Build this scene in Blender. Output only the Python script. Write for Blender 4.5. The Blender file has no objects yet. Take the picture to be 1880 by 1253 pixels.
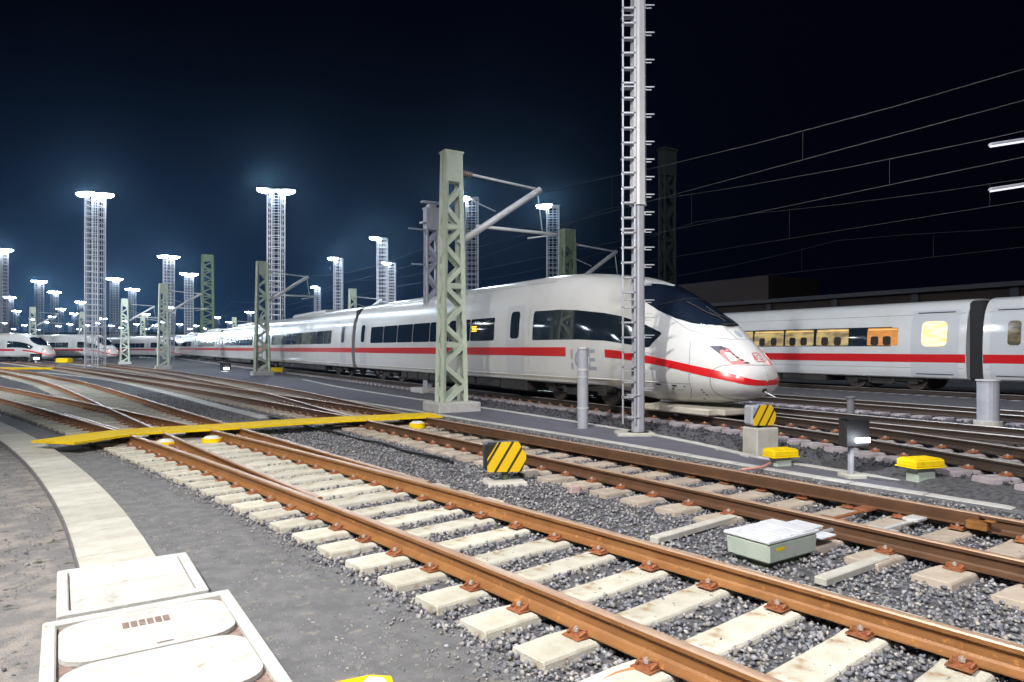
import bpy, bmesh, math, random
import numpy as np
from mathutils import Vector, Matrix

# ------------------------------------------------------------------ camera, world, light
SC = bpy.context.scene
COL = SC.collection
EYE = 1.75
F = 1253.0                       # focal length in photo pixels (24 mm lens)
cam = bpy.data.cameras.new('camera'); camo = bpy.data.objects.new('camera', cam)
COL.objects.link(camo); SC.camera = camo
cam.sensor_width = 36.0; cam.lens = 36.0 * F / 1880.0
cam.shift_y = 13.5 / 1880.0
cam.clip_start = 0.05; cam.clip_end = 6000
camo.location = (0, 0, EYE); camo.rotation_euler = (math.radians(90), 0, 0)

SC.view_settings.view_transform = 'Standard'; SC.view_settings.look = 'None'
SC.view_settings.exposure = 0.0; SC.view_settings.gamma = 1.0
SC.cycles.use_denoising = True
SC.cycles.max_bounces = 5; SC.cycles.diffuse_bounces = 2; SC.cycles.glossy_bounces = 3
SC.cycles.volume_bounces = 0; SC.cycles.transmission_bounces = 3
SC.cycles.use_light_tree = True
SC.cycles.sample_clamp_indirect = 3.0

W = bpy.data.worlds.new('World'); SC.world = W; W.use_nodes = True
nt = W.node_tree; nt.nodes.clear()
def N(t, **k):
    n = nt.nodes.new(t)
    for a, b in k.items(): setattr(n, a, b)
    return n
wo = N('ShaderNodeOutputWorld'); bg = N('ShaderNodeBackground'); tc = N('ShaderNodeTexCoord')
sx = N('ShaderNodeSeparateXYZ'); nt.links.new(tc.outputs['Generated'], sx.inputs[0])
# town glow: brighter low down and towards the yard on the left (light pollution)
el = N('ShaderNodeMapRange'); el.inputs[1].default_value = 0.0; el.inputs[2].default_value = 0.42
el.inputs[3].default_value = 1.0; el.inputs[4].default_value = 0.0; nt.links.new(sx.outputs[2], el.inputs[0])
az = N('ShaderNodeMapRange'); az.inputs[1].default_value = 0.22; az.inputs[2].default_value = -0.45
az.inputs[3].default_value = 0.0; az.inputs[4].default_value = 1.0; nt.links.new(sx.outputs[0], az.inputs[0])
pw = N('ShaderNodeMath', operation='POWER'); pw.inputs[1].default_value = 1.9; nt.links.new(el.outputs[0], pw.inputs[0])
ml = N('ShaderNodeMath', operation='MULTIPLY'); nt.links.new(pw.outputs[0], ml.inputs[0]); nt.links.new(az.outputs[0], ml.inputs[1])
mx = N('ShaderNodeMix', data_type='RGBA')
mx.inputs[6].default_value = (0.0004, 0.0005, 0.003, 1); mx.inputs[7].default_value = (0.006, 0.021, 0.062, 1)
nt.links.new(ml.outputs[0], mx.inputs[0]); nt.links.new(mx.outputs[2], bg.inputs[0])
bg.inputs[1].default_value = 1.0; nt.links.new(bg.outputs[0], wo.inputs[0])

LIGHTS = []
def lamp(name, loc, power, col=(0.86, 0.93, 1.0), r=0.3):
    l = bpy.data.lights.new(name, 'POINT'); l.energy = power; l.color = col; l.shadow_soft_size = r
    o = bpy.data.objects.new(name, l); COL.objects.link(o); o.location = loc; LIGHTS.append(o); return o
def spot(name, loc, aim, power, col, ang=130, r=0.35, blend=0.6):
    l = bpy.data.lights.new(name, 'SPOT'); l.energy = power; l.color = col; l.shadow_soft_size = r
    l.spot_size = math.radians(ang); l.spot_blend = blend
    o = bpy.data.objects.new(name, l); COL.objects.link(o); o.location = loc
    o.rotation_euler = (Vector(aim) - Vector(loc)).to_track_quat('-Z', 'Y').to_euler(); LIGHTS.append(o); return o
# floodlights of the yard that stand beside and behind the photographer (their masts are outside the picture)
spot('yard_floodlight_near', (-7.5, -1.5, 13.5), (-0.5, 6.0, 0), 18500, (1.0, 0.965, 0.90), 95, 0.3, 0.8)
spot('yard_floodlight_side', (1.0, -9.0, 15.0), (4.5, 17.0, 1), 15500, (0.97, 0.96, 1.0), 75, 0.5, 0.9)

# ------------------------------------------------------------------ geometry of the yard
TT = 752 / 1253.0; TH = math.atan(TT); CC, SN = math.cos(TH), math.sin(TH)
def LS(L, s, z=0.0):             # across / along the main tracks
    return Vector((L * CC - s * SN, L * SN + s * CC, z))
def G(x, y, z=0.0):              # a point of the photograph on the level z
    Y = F * (EYE - z) / (y - 640.0); return Vector(((x - 940) / F * Y, Y, z))
def PX(p):
    return (940 + F * p[0] / p[1], 640 - F * (p[2] - EYE) / p[1])
def AT(x, Y, z=0.0): return Vector(((x - 940) / F * Y, Y, z))
def inview(p, m=120):
    if p[1] < 1.5: return False
    x, y = PX(p); return -m < x < 1880 + m and y < 1253 + m * 1.6
GZ = -0.25

# ------------------------------------------------------------------ materials
def mat(name, c, rough=0.6, metal=0.0, c2=None, scale=8.0, fac=(0.35, 0.65), bump=0.0, bscale=60.0, coat=0.0,
        emit=None, es=0.0, stretch=None, detail=6.0, spec=None, c3=None, s3=40.0, f3=(0.62, 0.7)):
    m = bpy.data.materials.new(name); m.use_nodes = True; t = m.node_tree
    b = t.nodes['Principled BSDF']
    b.inputs['Base Color'].default_value = (*c, 1); b.inputs['Roughness'].default_value = rough
    b.inputs['Metallic'].default_value = metal; b.inputs['Coat Weight'].default_value = coat
    if coat: b.inputs['Coat Roughness'].default_value = 0.08
    if spec is not None: b.inputs['Specular IOR Level'].default_value = spec
    if emit:
        b.inputs['Emission Color'].default_value = (*emit, 1); b.inputs['Emission Strength'].default_value = es
    tcn = t.nodes.new('ShaderNodeTexCoord'); mp = t.nodes.new('ShaderNodeMapping')
    t.links.new(tcn.outputs['Object'], mp.inputs[0])
    if stretch: mp.inputs['Scale'].default_value = stretch
    if c2:
        n = t.nodes.new('ShaderNodeTexNoise'); n.inputs['Scale'].default_value = scale; n.inputs['Detail'].default_value = detail
        n.inputs['Roughness'].default_value = 0.65
        t.links.new(mp.outputs[0], n.inputs[0])
        r = t.nodes.new('ShaderNodeMapRange'); r.inputs[1].default_value = fac[0]; r.inputs[2].default_value = fac[1]
        t.links.new(n.outputs[0], r.inputs[0])
        x = t.nodes.new('ShaderNodeMix'); x.data_type = 'RGBA'; x.inputs[6].default_value = (*c, 1); x.inputs[7].default_value = (*c2, 1)
        t.links.new(r.outputs[0], x.inputs[0]); last = x.outputs[2]
        if c3:
            n3 = t.nodes.new('ShaderNodeTexNoise'); n3.inputs['Scale'].default_value = s3; n3.inputs['Detail'].default_value = 4
            t.links.new(mp.outputs[0], n3.inputs[0])
            r3 = t.nodes.new('ShaderNodeMapRange'); r3.inputs[1].default_value = f3[0]; r3.inputs[2].default_value = f3[1]
            t.links.new(n3.outputs[0], r3.inputs[0])
            x3 = t.nodes.new('ShaderNodeMix'); x3.data_type = 'RGBA'; x3.inputs[7].default_value = (*c3, 1)
            t.links.new(last, x3.inputs[6]); t.links.new(r3.outputs[0], x3.inputs[0]); last = x3.outputs[2]
        t.links.new(last, b.inputs['Base Color'])
    if bump:
        n2 = t.nodes.new('ShaderNodeTexNoise'); n2.inputs['Scale'].default_value = bscale; n2.inputs['Detail'].default_value = 4
        t.links.new(mp.outputs[0], n2.inputs[0])
        bp = t.nodes.new('ShaderNodeBump'); bp.inputs['Strength'].default_value = bump; bp.inputs['Distance'].default_value = 0.02
        t.links.new(n2.outputs[0], bp.inputs['Height']); t.links.new(bp.outputs[0], b.inputs['Normal'])
    return m
def emat(name, c, s):
    m = mat(name, (0.02, 0.02, 0.02), 0.4, emit=c, es=s); m.cycles.emission_sampling = 'NONE'; return m
M = {}
M['rust'] = mat('rail_rust', (0.33, 0.155, 0.055), 0.5, 0.1, (0.21, 0.088, 0.028), 3.0, (0.3, 0.75), 0.25, 90, c3=(0.46, 0.2, 0.06), s3=14)
M['railhead'] = mat('rail_head', (0.50, 0.36, 0.27), 0.45, 0.3, (0.40, 0.25, 0.16), 1.6, (0.35, 0.7), 0.06, 60)  # pale sheen along the head top is put into this lighter colour
M['rust2'] = mat('rail_rust_dark', (0.135, 0.065, 0.032), 0.55, 0.1, (0.07, 0.034, 0.018), 3.0, (0.3, 0.75), 0.25, 90)
M['railshine'] = mat('rail_head_polished', (0.60, 0.58, 0.55), 0.42, 0.6)
M['mastdark'] = mat('mast_black_green', (0.006, 0.008, 0.007), 0.9, spec=0.1)
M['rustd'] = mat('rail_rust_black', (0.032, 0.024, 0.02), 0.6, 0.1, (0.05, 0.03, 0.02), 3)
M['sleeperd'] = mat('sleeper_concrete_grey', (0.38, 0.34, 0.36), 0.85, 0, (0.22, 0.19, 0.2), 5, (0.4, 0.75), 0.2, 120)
M['fast'] = mat('fastening_rust', (0.24, 0.085, 0.035), 0.6, 0.2, (0.42, 0.17, 0.08), 25, (0.35, 0.7), 0.3, 80)
M['bolt'] = mat('bolt_galvanised', (0.5, 0.42, 0.36), 0.5, 0.4)
M['sleeper'] = mat('sleeper_concrete', (0.62, 0.60, 0.52), 0.85, 0, (0.45, 0.42, 0.33), 4, (0.38, 0.72), 0.45, 90, c3=(0.36, 0.24, 0.13), s3=7, f3=(0.60, 0.74))
M['sleeper2'] = mat('sleeper_concrete_old', (0.47, 0.40, 0.33), 0.85, 0, (0.34, 0.28, 0.22), 5, (0.4, 0.75), 0.2, 120)
M['ballast'] = mat('ballast_ground', (0.12, 0.12, 0.134), 0.95, 0, (0.045, 0.045, 0.052), 14, (0.4, 0.62), 1.0, 26, c3=(0.16, 0.15, 0.13), s3=30)
M['grit'] = mat('path_grit', (0.25, 0.25, 0.262), 0.95, 0, (0.17, 0.17, 0.18), 5.5, (0.35, 0.65), 1.0, 150, c3=(0.34, 0.31, 0.26), s3=9, f3=(0.60, 0.72))
M['grit2'] = mat('path_asphalt', (0.15, 0.15, 0.185), 0.9, 0, (0.11, 0.11, 0.14), 2.2, (0.35, 0.7), 0.4, 120)
M['sand'] = mat('sandy_ground', (0.19, 0.185, 0.19), 0.95, 0, (0.32, 0.285, 0.265), 3.4, (0.45, 0.62), 0.8, 70, c3=(0.05, 0.06, 0.03), s3=7, f3=(0.62, 0.7))
M['conc'] = mat('trough_concrete', (0.52, 0.51, 0.46), 0.85, 0, (0.41, 0.39, 0.33), 3.5, (0.4, 0.7), 0.15, 90)
M['concw'] = mat('chamber_concrete', (0.57, 0.565, 0.55), 0.85, 0, (0.45, 0.44, 0.41), 7, (0.4, 0.7), 0.4, 70, c3=(0.30, 0.25, 0.21), s3=8, f3=(0.62, 0.78))
M['concd'] = mat('chamber_recess', (0.16, 0.10, 0.09), 0.9, 0, (0.30, 0.22, 0.19), 20)
M['yellow'] = mat('yellow_plastic', (0.86, 0.60, 0.010), 0.85, 0, (0.76, 0.50, 0.01), 6, (0.45, 0.7), 0.05, 50, spec=0.12, c3=(0.45, 0.32, 0.03), s3=9, f3=(0.66, 0.76))
M['white'] = mat('white_paint', (0.75, 0.75, 0.74), 0.5)
M['black'] = mat('black_paint', (0.018, 0.018, 0.02), 0.5)
M['tbody'] = mat('train_white', (0.68, 0.68, 0.67), 0.28, 0, (0.61, 0.60, 0.57), 1.2, (0.45, 0.75), coat=0.5)
M['tskirt'] = mat('train_skirt', (0.55, 0.52, 0.44), 0.5, 0, (0.40, 0.36, 0.28), 2.5, (0.45, 0.7))
M['tred'] = mat('train_red', (0.62, 0.012, 0.016), 0.3, coat=0.5)
M['glass'] = mat('train_glass', (0.012, 0.02, 0.028), 0.04, 0.0, spec=0.9, coat=1.0)
M['glassb'] = mat('windscreen_glass', (0.008, 0.014, 0.028), 0.05, 0.0, spec=0.8, coat=1.0)
M['seam'] = mat('seam_dark', (0.03, 0.03, 0.035), 0.7)
M['rubber'] = mat('rubber_black', (0.015, 0.015, 0.017), 0.75)
M['under'] = mat('underfloor_dark', (0.022, 0.021, 0.021), 0.7, 0.2, (0.05, 0.045, 0.04), 6)
M['wheel'] = mat('wheel_steel', (0.11, 0.09, 0.08), 0.5, 0.7)
M['greyl'] = mat('letter_grey', (0.33, 0.37, 0.43), 0.5)
M['green'] = mat('mast_green', (0.50, 0.56, 0.45), 0.6, 0.0, (0.40, 0.46, 0.37), 3, (0.4, 0.7))
M['dgreen'] = mat('mast_dark_green', (0.14, 0.19, 0.10), 0.7, 0, (0.09, 0.12, 0.07), 3)
M['galv'] = mat('galvanised_steel', (0.50, 0.51, 0.55), 0.42, 0.35, (0.38, 0.39, 0.43), 3, (0.4, 0.7))
M['galvl'] = mat('galvanised_light', (0.62, 0.62, 0.62), 0.5, 0.1, (0.52, 0.52, 0.53), 2, (0.4, 0.7))
M['pole'] = mat('painted_pole', (0.44, 0.45, 0.50), 0.55, 0.1, (0.36, 0.37, 0.42), 3)
M['wire'] = mat('catenary_copper', (0.035, 0.033, 0.035), 0.6, 0.3)
M['insul'] = mat('insulator', (0.20, 0.10, 0.06), 0.3)
M['boxg'] = mat('box_pale_green', (0.45, 0.51, 0.44), 0.6, 0, (0.36, 0.42, 0.36), 4, (0.4, 0.7))
M['boxt'] = mat('box_top', (0.70, 0.72, 0.76), 0.5, 0.05, (0.58, 0.6, 0.65), 5)
M['cable'] = mat('cable_black', (0.015, 0.015, 0.016), 0.5)
M['cableo'] = mat('cable_orange', (0.75, 0.22, 0.09), 0.5)
M['cablep'] = mat('cable_pink', (0.66, 0.30, 0.24), 0.6)
M['brick'] = mat('wall_brown', (0.022, 0.009, 0.005), 0.9, 0, (0.01, 0.005, 0.004), 0.4, (0.35, 0.7))
M['paleb'] = mat('pale_cladding', (0.36, 0.38, 0.40), 0.8, 0, (0.28, 0.30, 0.33), 0.2)
M['roofd'] = mat('roof_dark', (0.03, 0.03, 0.034), 0.9)
M['lamp'] = emat('lamp_glow', (0.88, 0.94, 1.0), 60)
M['lampdim'] = emat('lamp_glow_dim', (0.72, 0.72, 0.95), 1.6)
M['signal'] = emat('signal_white', (0.85, 0.9, 1.0), 14)
M['tail'] = emat('tail_light', (1.0, 0.22, 0.22), 1.6)
M['tailc'] = emat('tail_light_core', (1.0, 0.78, 0.70), 3)
M['winwarm'] = emat('window_warm', (1.0, 0.62, 0.22), 1.15)
M['winorange'] = emat('window_orange', (1.0, 0.40, 0.07), 0.85)
M['windim'] = emat('window_dim', (0.75, 0.60, 0.25), 0.30)
M['amber'] = emat('display_amber', (1.0, 0.52, 0.0), 2.2)
M['reda'] = emat('far_red_lamp', (1.0, 0.10, 0.06), 5)

def vary(m, lo=.90, hi=1.14):      # each copy a little lighter or darker
    t = m.node_tree; b = t.nodes['Principled BSDF']; src = b.inputs['Base Color'].links[0].from_socket
    oi = t.nodes.new('ShaderNodeObjectInfo'); r = t.nodes.new('ShaderNodeMapRange'); r.inputs[3].default_value = lo; r.inputs[4].default_value = hi
    h = t.nodes.new('ShaderNodeHueSaturation'); t.links.new(oi.outputs['Random'], r.inputs[0]); t.links.new(r.outputs[0], h.inputs['Value'])
    t.links.new(src, h.inputs['Color']); t.links.new(h.outputs[0], b.inputs['Base Color'])
for k_ in ('sleeper', 'sleeper2', 'sleeperd', 'concw', 'conc', 'fast'): vary(M[k_])
# lit train windows: uneven interior light
def litmat(name, a, b, s, sc=2.5):
    m = bpy.data.materials.new(name); m.use_nodes = True; t = m.node_tree; p = t.nodes['Principled BSDF']
    p.inputs['Base Color'].default_value = (0.05, 0.05, 0.05, 1); p.inputs['Roughness'].default_value = 0.1
    tcn = t.nodes.new('ShaderNodeTexCoord'); mp = t.nodes.new('ShaderNodeMapping'); mp.inputs['Scale'].default_value = (1.0, 1, 2.2)
    v = t.nodes.new('ShaderNodeTexNoise'); v.inputs['Scale'].default_value = sc; v.inputs['Detail'].default_value = 3
    mp.inputs['Scale'].default_value = (1.0, 0.0, 2.6)
    r = t.nodes.new('ShaderNodeMix'); r.data_type = 'RGBA'; r.inputs[6].default_value = (*a, 1); r.inputs[7].default_value = (*b, 1)
    q = t.nodes.new('ShaderNodeMapRange'); q.inputs[1].default_value = .4; q.inputs[2].default_value = .62
    t.links.new(tcn.outputs['Object'], mp.inputs[0]); t.links.new(mp.outputs[0], v.inputs[0]); t.links.new(v.outputs[0], q.inputs[0])
    t.links.new(q.outputs[0], r.inputs[0]); t.links.new(r.outputs[2], p.inputs['Emission Color'])
    p.inputs['Emission Strength'].default_value = s; m.cycles.emission_sampling = 'NONE'; return m
M['winA'] = litmat('window_lit_yellow', (0.62, 0.46, 0.17), (0.20, 0.14, 0.06), 0.9, 1.3)
M['winB'] = litmat('window_lit_orange', (1.0, 0.36, 0.04), (0.75, 0.30, 0.05), 0.75)
M['winC'] = litmat('window_lit_bright', (1.0, 0.90, 0.55), (1.0, 0.62, 0.22), 1.5)
M['winD'] = litmat('window_lit_dim', (0.22, 0.16, 0.05), (0.03, 0.03, 0.02), 0.7)

# ------------------------------------------------------------------ mesh builder
class MB:
    def __init__(s): s.v = []; s.f = []; s.m = []
    def add(s, vs, fs, mi=0):
        b = len(s.v); s.v += [tuple(v) for v in vs]; s.f += [tuple(b + i for i in f) for f in fs]; s.m += [mi] * len(fs); return s
    def box(s, c, d, mi=0, rz=0.0, tap=1.0, mtx=None):
        x, y, z = d[0] / 2, d[1] / 2, d[2] / 2; vs = []
        for k, (a, b) in enumerate(((-1, -1), (1, -1), (1, 1), (-1, 1))): vs.append(Vector((a * x, b * y, -z)))
        for k, (a, b) in enumerate(((-1, -1), (1, -1), (1, 1), (-1, 1))): vs.append(Vector((a * x * tap, b * y * tap, z)))
        R = Matrix.Rotation(rz, 4, 'Z') if mtx is None else mtx
        vs = [R @ v + Vector(c) for v in vs]
        return s.add(vs, [(3, 2, 1, 0), (4, 5, 6, 7), (0, 1, 5, 4), (1, 2, 6, 5), (2, 3, 7, 6), (3, 0, 4, 7)], mi)
    def bar(s, p, q, w, h=None, mi=0):
        p, q = Vector(p), Vector(q); d = q - p; L = d.length
        R = d.to_track_quat('X', 'Z').to_matrix().to_4x4()
        return s.box((p + q) / 2, (L, w, h or w), mi, mtx=R)
    def tube(s, p, q, r, n=8, mi=0, r2=None, cap=True):
        p, q = Vector(p), Vector(q); d = q - p; R = d.to_track_quat('Z', 'Y').to_matrix(); r2 = r if r2 is None else r2
        vs = [p + R @ Vector((r * math.cos(a), r * math.sin(a), 0)) for a in [2 * math.pi * k / n for k in range(n)]]
        vs += [q + R @ Vector((r2 * math.cos(a), r2 * math.sin(a), 0)) for a in [2 * math.pi * k / n for k in range(n)]]
        fs = [(k, (k + 1) % n, n + (k + 1) % n, n + k) for k in range(n)]
        if cap: fs += [tuple(range(n))[::-1], tuple(range(n, 2 * n))]
        return s.add(vs, fs, mi)
    def pipe(s, pts, r, n=8, mi=0):
        pts = [Vector(p) for p in pts]; rings = []
        for i, p in enumerate(pts):
            d = (pts[min(i + 1, len(pts) - 1)] - pts[max(i - 1, 0)]).normalized()
            R = d.to_track_quat('Z', 'Y').to_matrix()
            rings.append([p + R @ Vector((r * math.cos(2 * math.pi * k / n), r * math.sin(2 * math.pi * k / n), 0)) for k in range(n)])
        vs = [v for g in rings for v in g]; fs = []
        for i in range(len(pts) - 1):
            for k in range(n): fs.append((i * n + k, i * n + (k + 1) % n, (i + 1) * n + (k + 1) % n, (i + 1) * n + k))
        fs += [tuple(range(n))[::-1], tuple(range(len(vs) - n, len(vs)))]
        return s.add(vs, fs, mi)
    def prism(s, poly, z0, z1, mi=0, mi_top=None):
        n = len(poly); vs = [(p[0], p[1], z0) for p in poly] + [(p[0], p[1], z1) for p in poly]
        s.add(vs, [(k, (k + 1) % n, n + (k + 1) % n, n + k) for k in range(n)] + [tuple(range(n))[::-1]], mi)
        return s.add(vs[n:], [tuple(range(n))], mi if mi_top is None else mi_top)
    def mesh(s, name, mats, smooth=False, bevel=0.0):
        me = bpy.data.meshes.new(name); me.from_pydata(s.v, [], s.f)
        for m in (mats if isinstance(mats, (list, tuple)) else [mats]): me.materials.append(m)
        me.polygons.foreach_set('material_index', s.m)
        bm = bmesh.new(); bm.from_mesh(me)
        bmesh.ops.recalc_face_normals(bm, faces=bm.faces)
        if bevel:
            bmesh.ops.bevel(bm, geom=[e for e in bm.edges if e.is_manifold and e.calc_face_angle(0) > 0.6], offset=bevel, segments=1, affect='EDGES', clamp_overlap=True)
        bm.to_mesh(me); bm.free()
        if smooth: me.polygons.foreach_set('use_smooth', [True] * len(me.polygons))
        me.update(); return me
    def build(s, name, mats, parent=None, smooth=False, bevel=0.0):
        return link(name, s.mesh(name, mats, smooth, bevel), parent)
def link(name, me, parent=None):
    o = bpy.data.objects.new(name, me); COL.objects.link(o)
    if parent is not None: o.parent = parent
    return o
def tag(o, label=None, cat=None, group=None, kind=None):
    if label: o['label'] = label
    if cat: o['category'] = cat
    if group: o['group'] = group
    if kind: o['kind'] = kind
    return o
def thing(name, loc, label, cat, group=None, rz=0.0):
    o = bpy.data.objects.new(name, None); COL.objects.link(o); o.location = loc; o.rotation_euler = (0, 0, rz)
    o.empty_display_size = 0.3
    return tag(o, label, cat, group)
def kids(o): return [c for c in KID.get(o.name, [])]
def tree(o):
    return [(c, tree(c)) for c in o.children]
def copy_tree(o, parent=None):
    c = o.copy(); COL.objects.link(c); c.parent = parent
    for ch in list(o.children): copy_tree(ch, c)
    return c
def tune_smooth(o, ang=40):
    me = o.data; me.polygons.foreach_set('use_smooth', [True] * len(me.polygons))
    me.set_sharp_from_angle(angle=math.radians(ang))

# ------------------------------------------------------------------ ground
def axis(lo, hi, fine_lo, fine_hi, step):
    a = list(np.arange(fine_lo, fine_hi, step)); x, d = fine_hi, step
    while x < hi: a.append(x); d *= 1.35; x += d
    a.append(hi); x, d = fine_lo, step
    while x > lo: d *= 1.35; x -= d; a.append(max(x, lo))
    return sorted(set(round(v, 4) for v in a))
def ground_z(x, y):
    L = x * CC + y * SN; s = -x * SN + y * CC
    z = GZ
    # raised ballast bed of the track the white train stands on
    cl = CL_C_at(s); d = abs(L - cl)
    z += 0.13 * min(1.0, max(0.0, (2.3 - d) / 0.55))
    return z
def CL_C_at(s):
    pts = [(-20, 7.2), (-4, 9.6), (3, 11.35), (6, 12.2), (9, 12.85), (12, 13.1), (400, 13.1)]
    for (a, la), (b, lb) in zip(pts, pts[1:]):
        if s <= b: return la + (lb - la) * (s - a) / (b - a)
    return 13.1
xs = axis(-900, 900, -16, 26, 0.4); ys = axis(-60, 1000, -4, 44, 0.4)
gv = [(x, y, ground_z(x, y)) for y in ys for x in xs]; nx = len(xs)
gf = [(j * nx + i, j * nx + i + 1, (j + 1) * nx + i + 1, (j + 1) * nx + i) for j in range(len(ys) - 1) for i in range(nx - 1)]
me = bpy.data.meshes.new('ground'); me.from_pydata(gv, [], gf); me.materials.append(M['ballast'])
tag(link('ground', me), kind='structure')

# ------------------------------------------------------------------ polylines
def catmull(P, step=0.3):
    P = [Vector((p[0], p[1], 0)) for p in P]
    P = [P[0] * 2 - P[1]] + P + [P[-1] * 2 - P[-2]]; out = []
    for i in range(1, len(P) - 2):
        a, b, c, d = P[i - 1:i + 3]; n = max(2, int((c - b).length / step))
        for k in range(n):
            t = k / n
            out.append(0.5 * ((2 * b) + (c - a) * t + (2 * a - 5 * b + 4 * c - d) * t * t + (3 * b - a - 3 * c + d) * t ** 3))
    out.append(P[-2]); return out
class Line:
    def __init__(s, P, step=0.3):
        s.p = catmull(P, step); s.c = [0.0]
        for a, b in zip(s.p, s.p[1:]): s.c.append(s.c[-1] + (b - a).length)
        s.len = s.c[-1]; s.X = np.array([p.x for p in s.p]); s.Y = np.array([p.y for p in s.p]); s.C = np.array(s.c)
    def at(s, d):
        d2 = min(max(d, 0), s.len)
        def q(e): return Vector((float(np.interp(e, s.C, s.X)), float(np.interp(e, s.C, s.Y)), 0))
        p = q(d2); t = (q(min(d2 + .4, s.len)) - q(max(d2 - .4, 0))).normalized()
        return p, t, Vector((t.y, -t.x, 0))          # point, tangent (away), normal (right)
    def off(s, d, o): p, t, n = s.at(d); return p + n * o
    def cross(s, p, n, lim=6):                        # where the line through p along n meets this line
        t = np.array([-n.y, n.x]); r = np.stack([s.X - p.x, s.Y - p.y], 1); al = r @ t; ac = r @ np.array([n.x, n.y])
        k = int(np.argmin(np.abs(al) + (np.abs(ac) > lim) * 100))
        if abs(al[k]) > 0.5 or abs(ac[k]) > lim: return None
        return float(ac[k])
T1 = Line([(8.6, -4.0), (5.6, -0.4), (3.01, 2.8), (-0.18, 6.67), (-3.49, 10.42), (-6.9, 14.07), (-10.4, 17.65), (-13.95, 21.18), (-17.53, 24.67), (-21.13, 28.16), (-24.7, 31.5), (-35, 41), (-50, 54.5), (-75, 76)])
T2 = Line([(-0.16, 6.69), (-2.16, 9.12), (-5.96, 13.84), (-9.71, 18.57), (-13.44, 23.33), (-17.17, 28.08), (-20.95, 32.79), (-24.8, 37.42), (-28.9, 42.1), (-38, 52), (-52, 66), (-80, 92)])
TB = Line([(12.0, -4.7), (9.0, -0.2), (4.89, 6.03), (0.33, 12.6), (-4.3, 18.98), (-9.3, 25.3), (-14.41, 31.56), (-19.53, 37.73), (-24.68, 43.87), (-29.81, 50.03), (-35.1, 56.2), (-48, 71), (-70, 95)])
T4 = Line([(-0.63, 13.95), (-3.84, 18.7), (-9.1, 27.4), (-14.81, 35.84), (-20.56, 44.03), (-26.48, 52.1), (-32.56, 60.06), (-38.83, 67.9), (-45.26, 75.62), (-60, 93), (-80, 116)])
TC = Line([tuple(LS(CL_C_at(s), s))[:2] for s in (-14, -4, 3, 6, 9, 12, 20, 60, 120, 230)], 1.0)
TD = Line([tuple(LS(16.4, s))[:2] for s in (-12, 0, 20, 60, 120, 230)], 2.0)
TE = Line([tuple(LS(21.3, s))[:2] for s in (-14, 0, 20, 60, 120, 230)], 2.0)
TFF = Line([tuple(LS(26.2, s))[:2] for s in (-14, 0, 20, 60, 120, 230)], 2.0)
TG = Line([tuple(LS(30.95, s))[:2] for s in (-16, 0, 20, 60, 120, 230)], 2.0)

PROF = [(-.075, -.172), (.075, -.172), (.075, -.161), (.022, -.142), (.0085, -.125), (.0085, -.055), (.034, -.042), (.036, -.014), (.029, -.003), (.012, 0), (-.012, 0), (-.029, -.003), (-.036, -.014), (-.034, -.042), (-.0085, -.055), (-.0085, -.125), (-.022, -.142), (-.075, -.161)]
def rail_mesh(line, o, z, d0, d1, step, mats, prof=PROF):
    n = max(2, int((d1 - d0) / step)); mb = MB(); k = len(prof); vs = []; fs = []
    for i in range(n + 1):
        p, t, nn = line.at(d0 + (d1 - d0) * i / n)
        for a, b in prof: vs.append((p.x + nn.x * (o + a), p.y + nn.y * (o + a), z + b))
    mb.add(vs, [])
    for i in range(n):
        for j in range(k):
            mb.f.append((i * k + j, i * k + (j + 1) % k, (i + 1) * k + (j + 1) % k, (i + 1) * k + j)); mb.m.append(1 if 7 <= j <= 11 else 0)
    mb.f.append(tuple(range(k))); mb.m.append(0); mb.f.append(tuple(range(n * k, (n + 1) * k))); mb.m.append(0)
    return mb
def sleeper_mb(x0=-1.3, x1=1.3, centres=(0.0,)):
    mb = MB(); h = 0.16; zt = -0.182
    xs_ = sorted({x0, x1, *[c + a for c in centres for a in (-1.0, -.55, .55, 1.0) if x0 < c + a < x1]})
    rings = []
    for x in xs_:
        mid = min(abs(x - c) for c in centres) <= 0.6 and len(centres) == 1
        w = 0.145 if not mid else 0.13; z = zt if not mid else zt - 0.022
        rings.append([(x, -w - .035, z - h), (x, w + .03, z - h), (x, w + .012, z - .02), (x, w, z), (x, -w, z), (x, -w - .012, z - .02)])
    vs = [v for r in rings for v in r]; fs = []
    for i in range(len(rings) - 1):
        for k in range(6): fs.append((i * 6 + k, i * 6 + (k + 1) % 6, (i + 1) * 6 + (k + 1) % 6, (i + 1) * 6 + k))
    fs += [tuple(range(6)), tuple(range(len(vs) - 6, len(vs)))]
    return mb.add(vs, fs)
def fast_mb(cx):
    mb = MB()
    mb.box((cx, 0, -.1775), (.36, .15, .009))
    for s in (-1, 1):
        mb.box((cx + s * .10, 0, -.163), (.05, .13, .022))
        mb.tube((cx + s * .115, 0, -.172), (cx + s * .115, 0, -.118), .011, 6, 1)
        mb.tube((cx + s * .115, 0, -.150), (cx + s * .115, 0, -.128), .022, 6, 1)
        mb.pipe([(cx + s * .15, -.055, -.166), (cx + s * .10, -.062, -.146), (cx + s * .06, -.035, -.150), (cx + s * .09, -.012, -.142), (cx + s * .13, 0, -.142),
                 (cx + s * .09, .012, -.142), (cx + s * .06, .035, -.150), (cx + s * .10, .062, -.146), (cx + s * .15, .055, -.166)], .0085, 5)
    return mb
SL = {}
def get_sl(kind, x0, x1, cs):
    k = (kind, round(x0, 1), round(x1, 1), tuple(round(c, 1) for c in cs))
    if k not in SL: SL[k] = sleeper_mb(x0, x1, cs).mesh('sleeper', M[kind], bevel=0.006)
    return SL[k]
FM = {}
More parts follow.
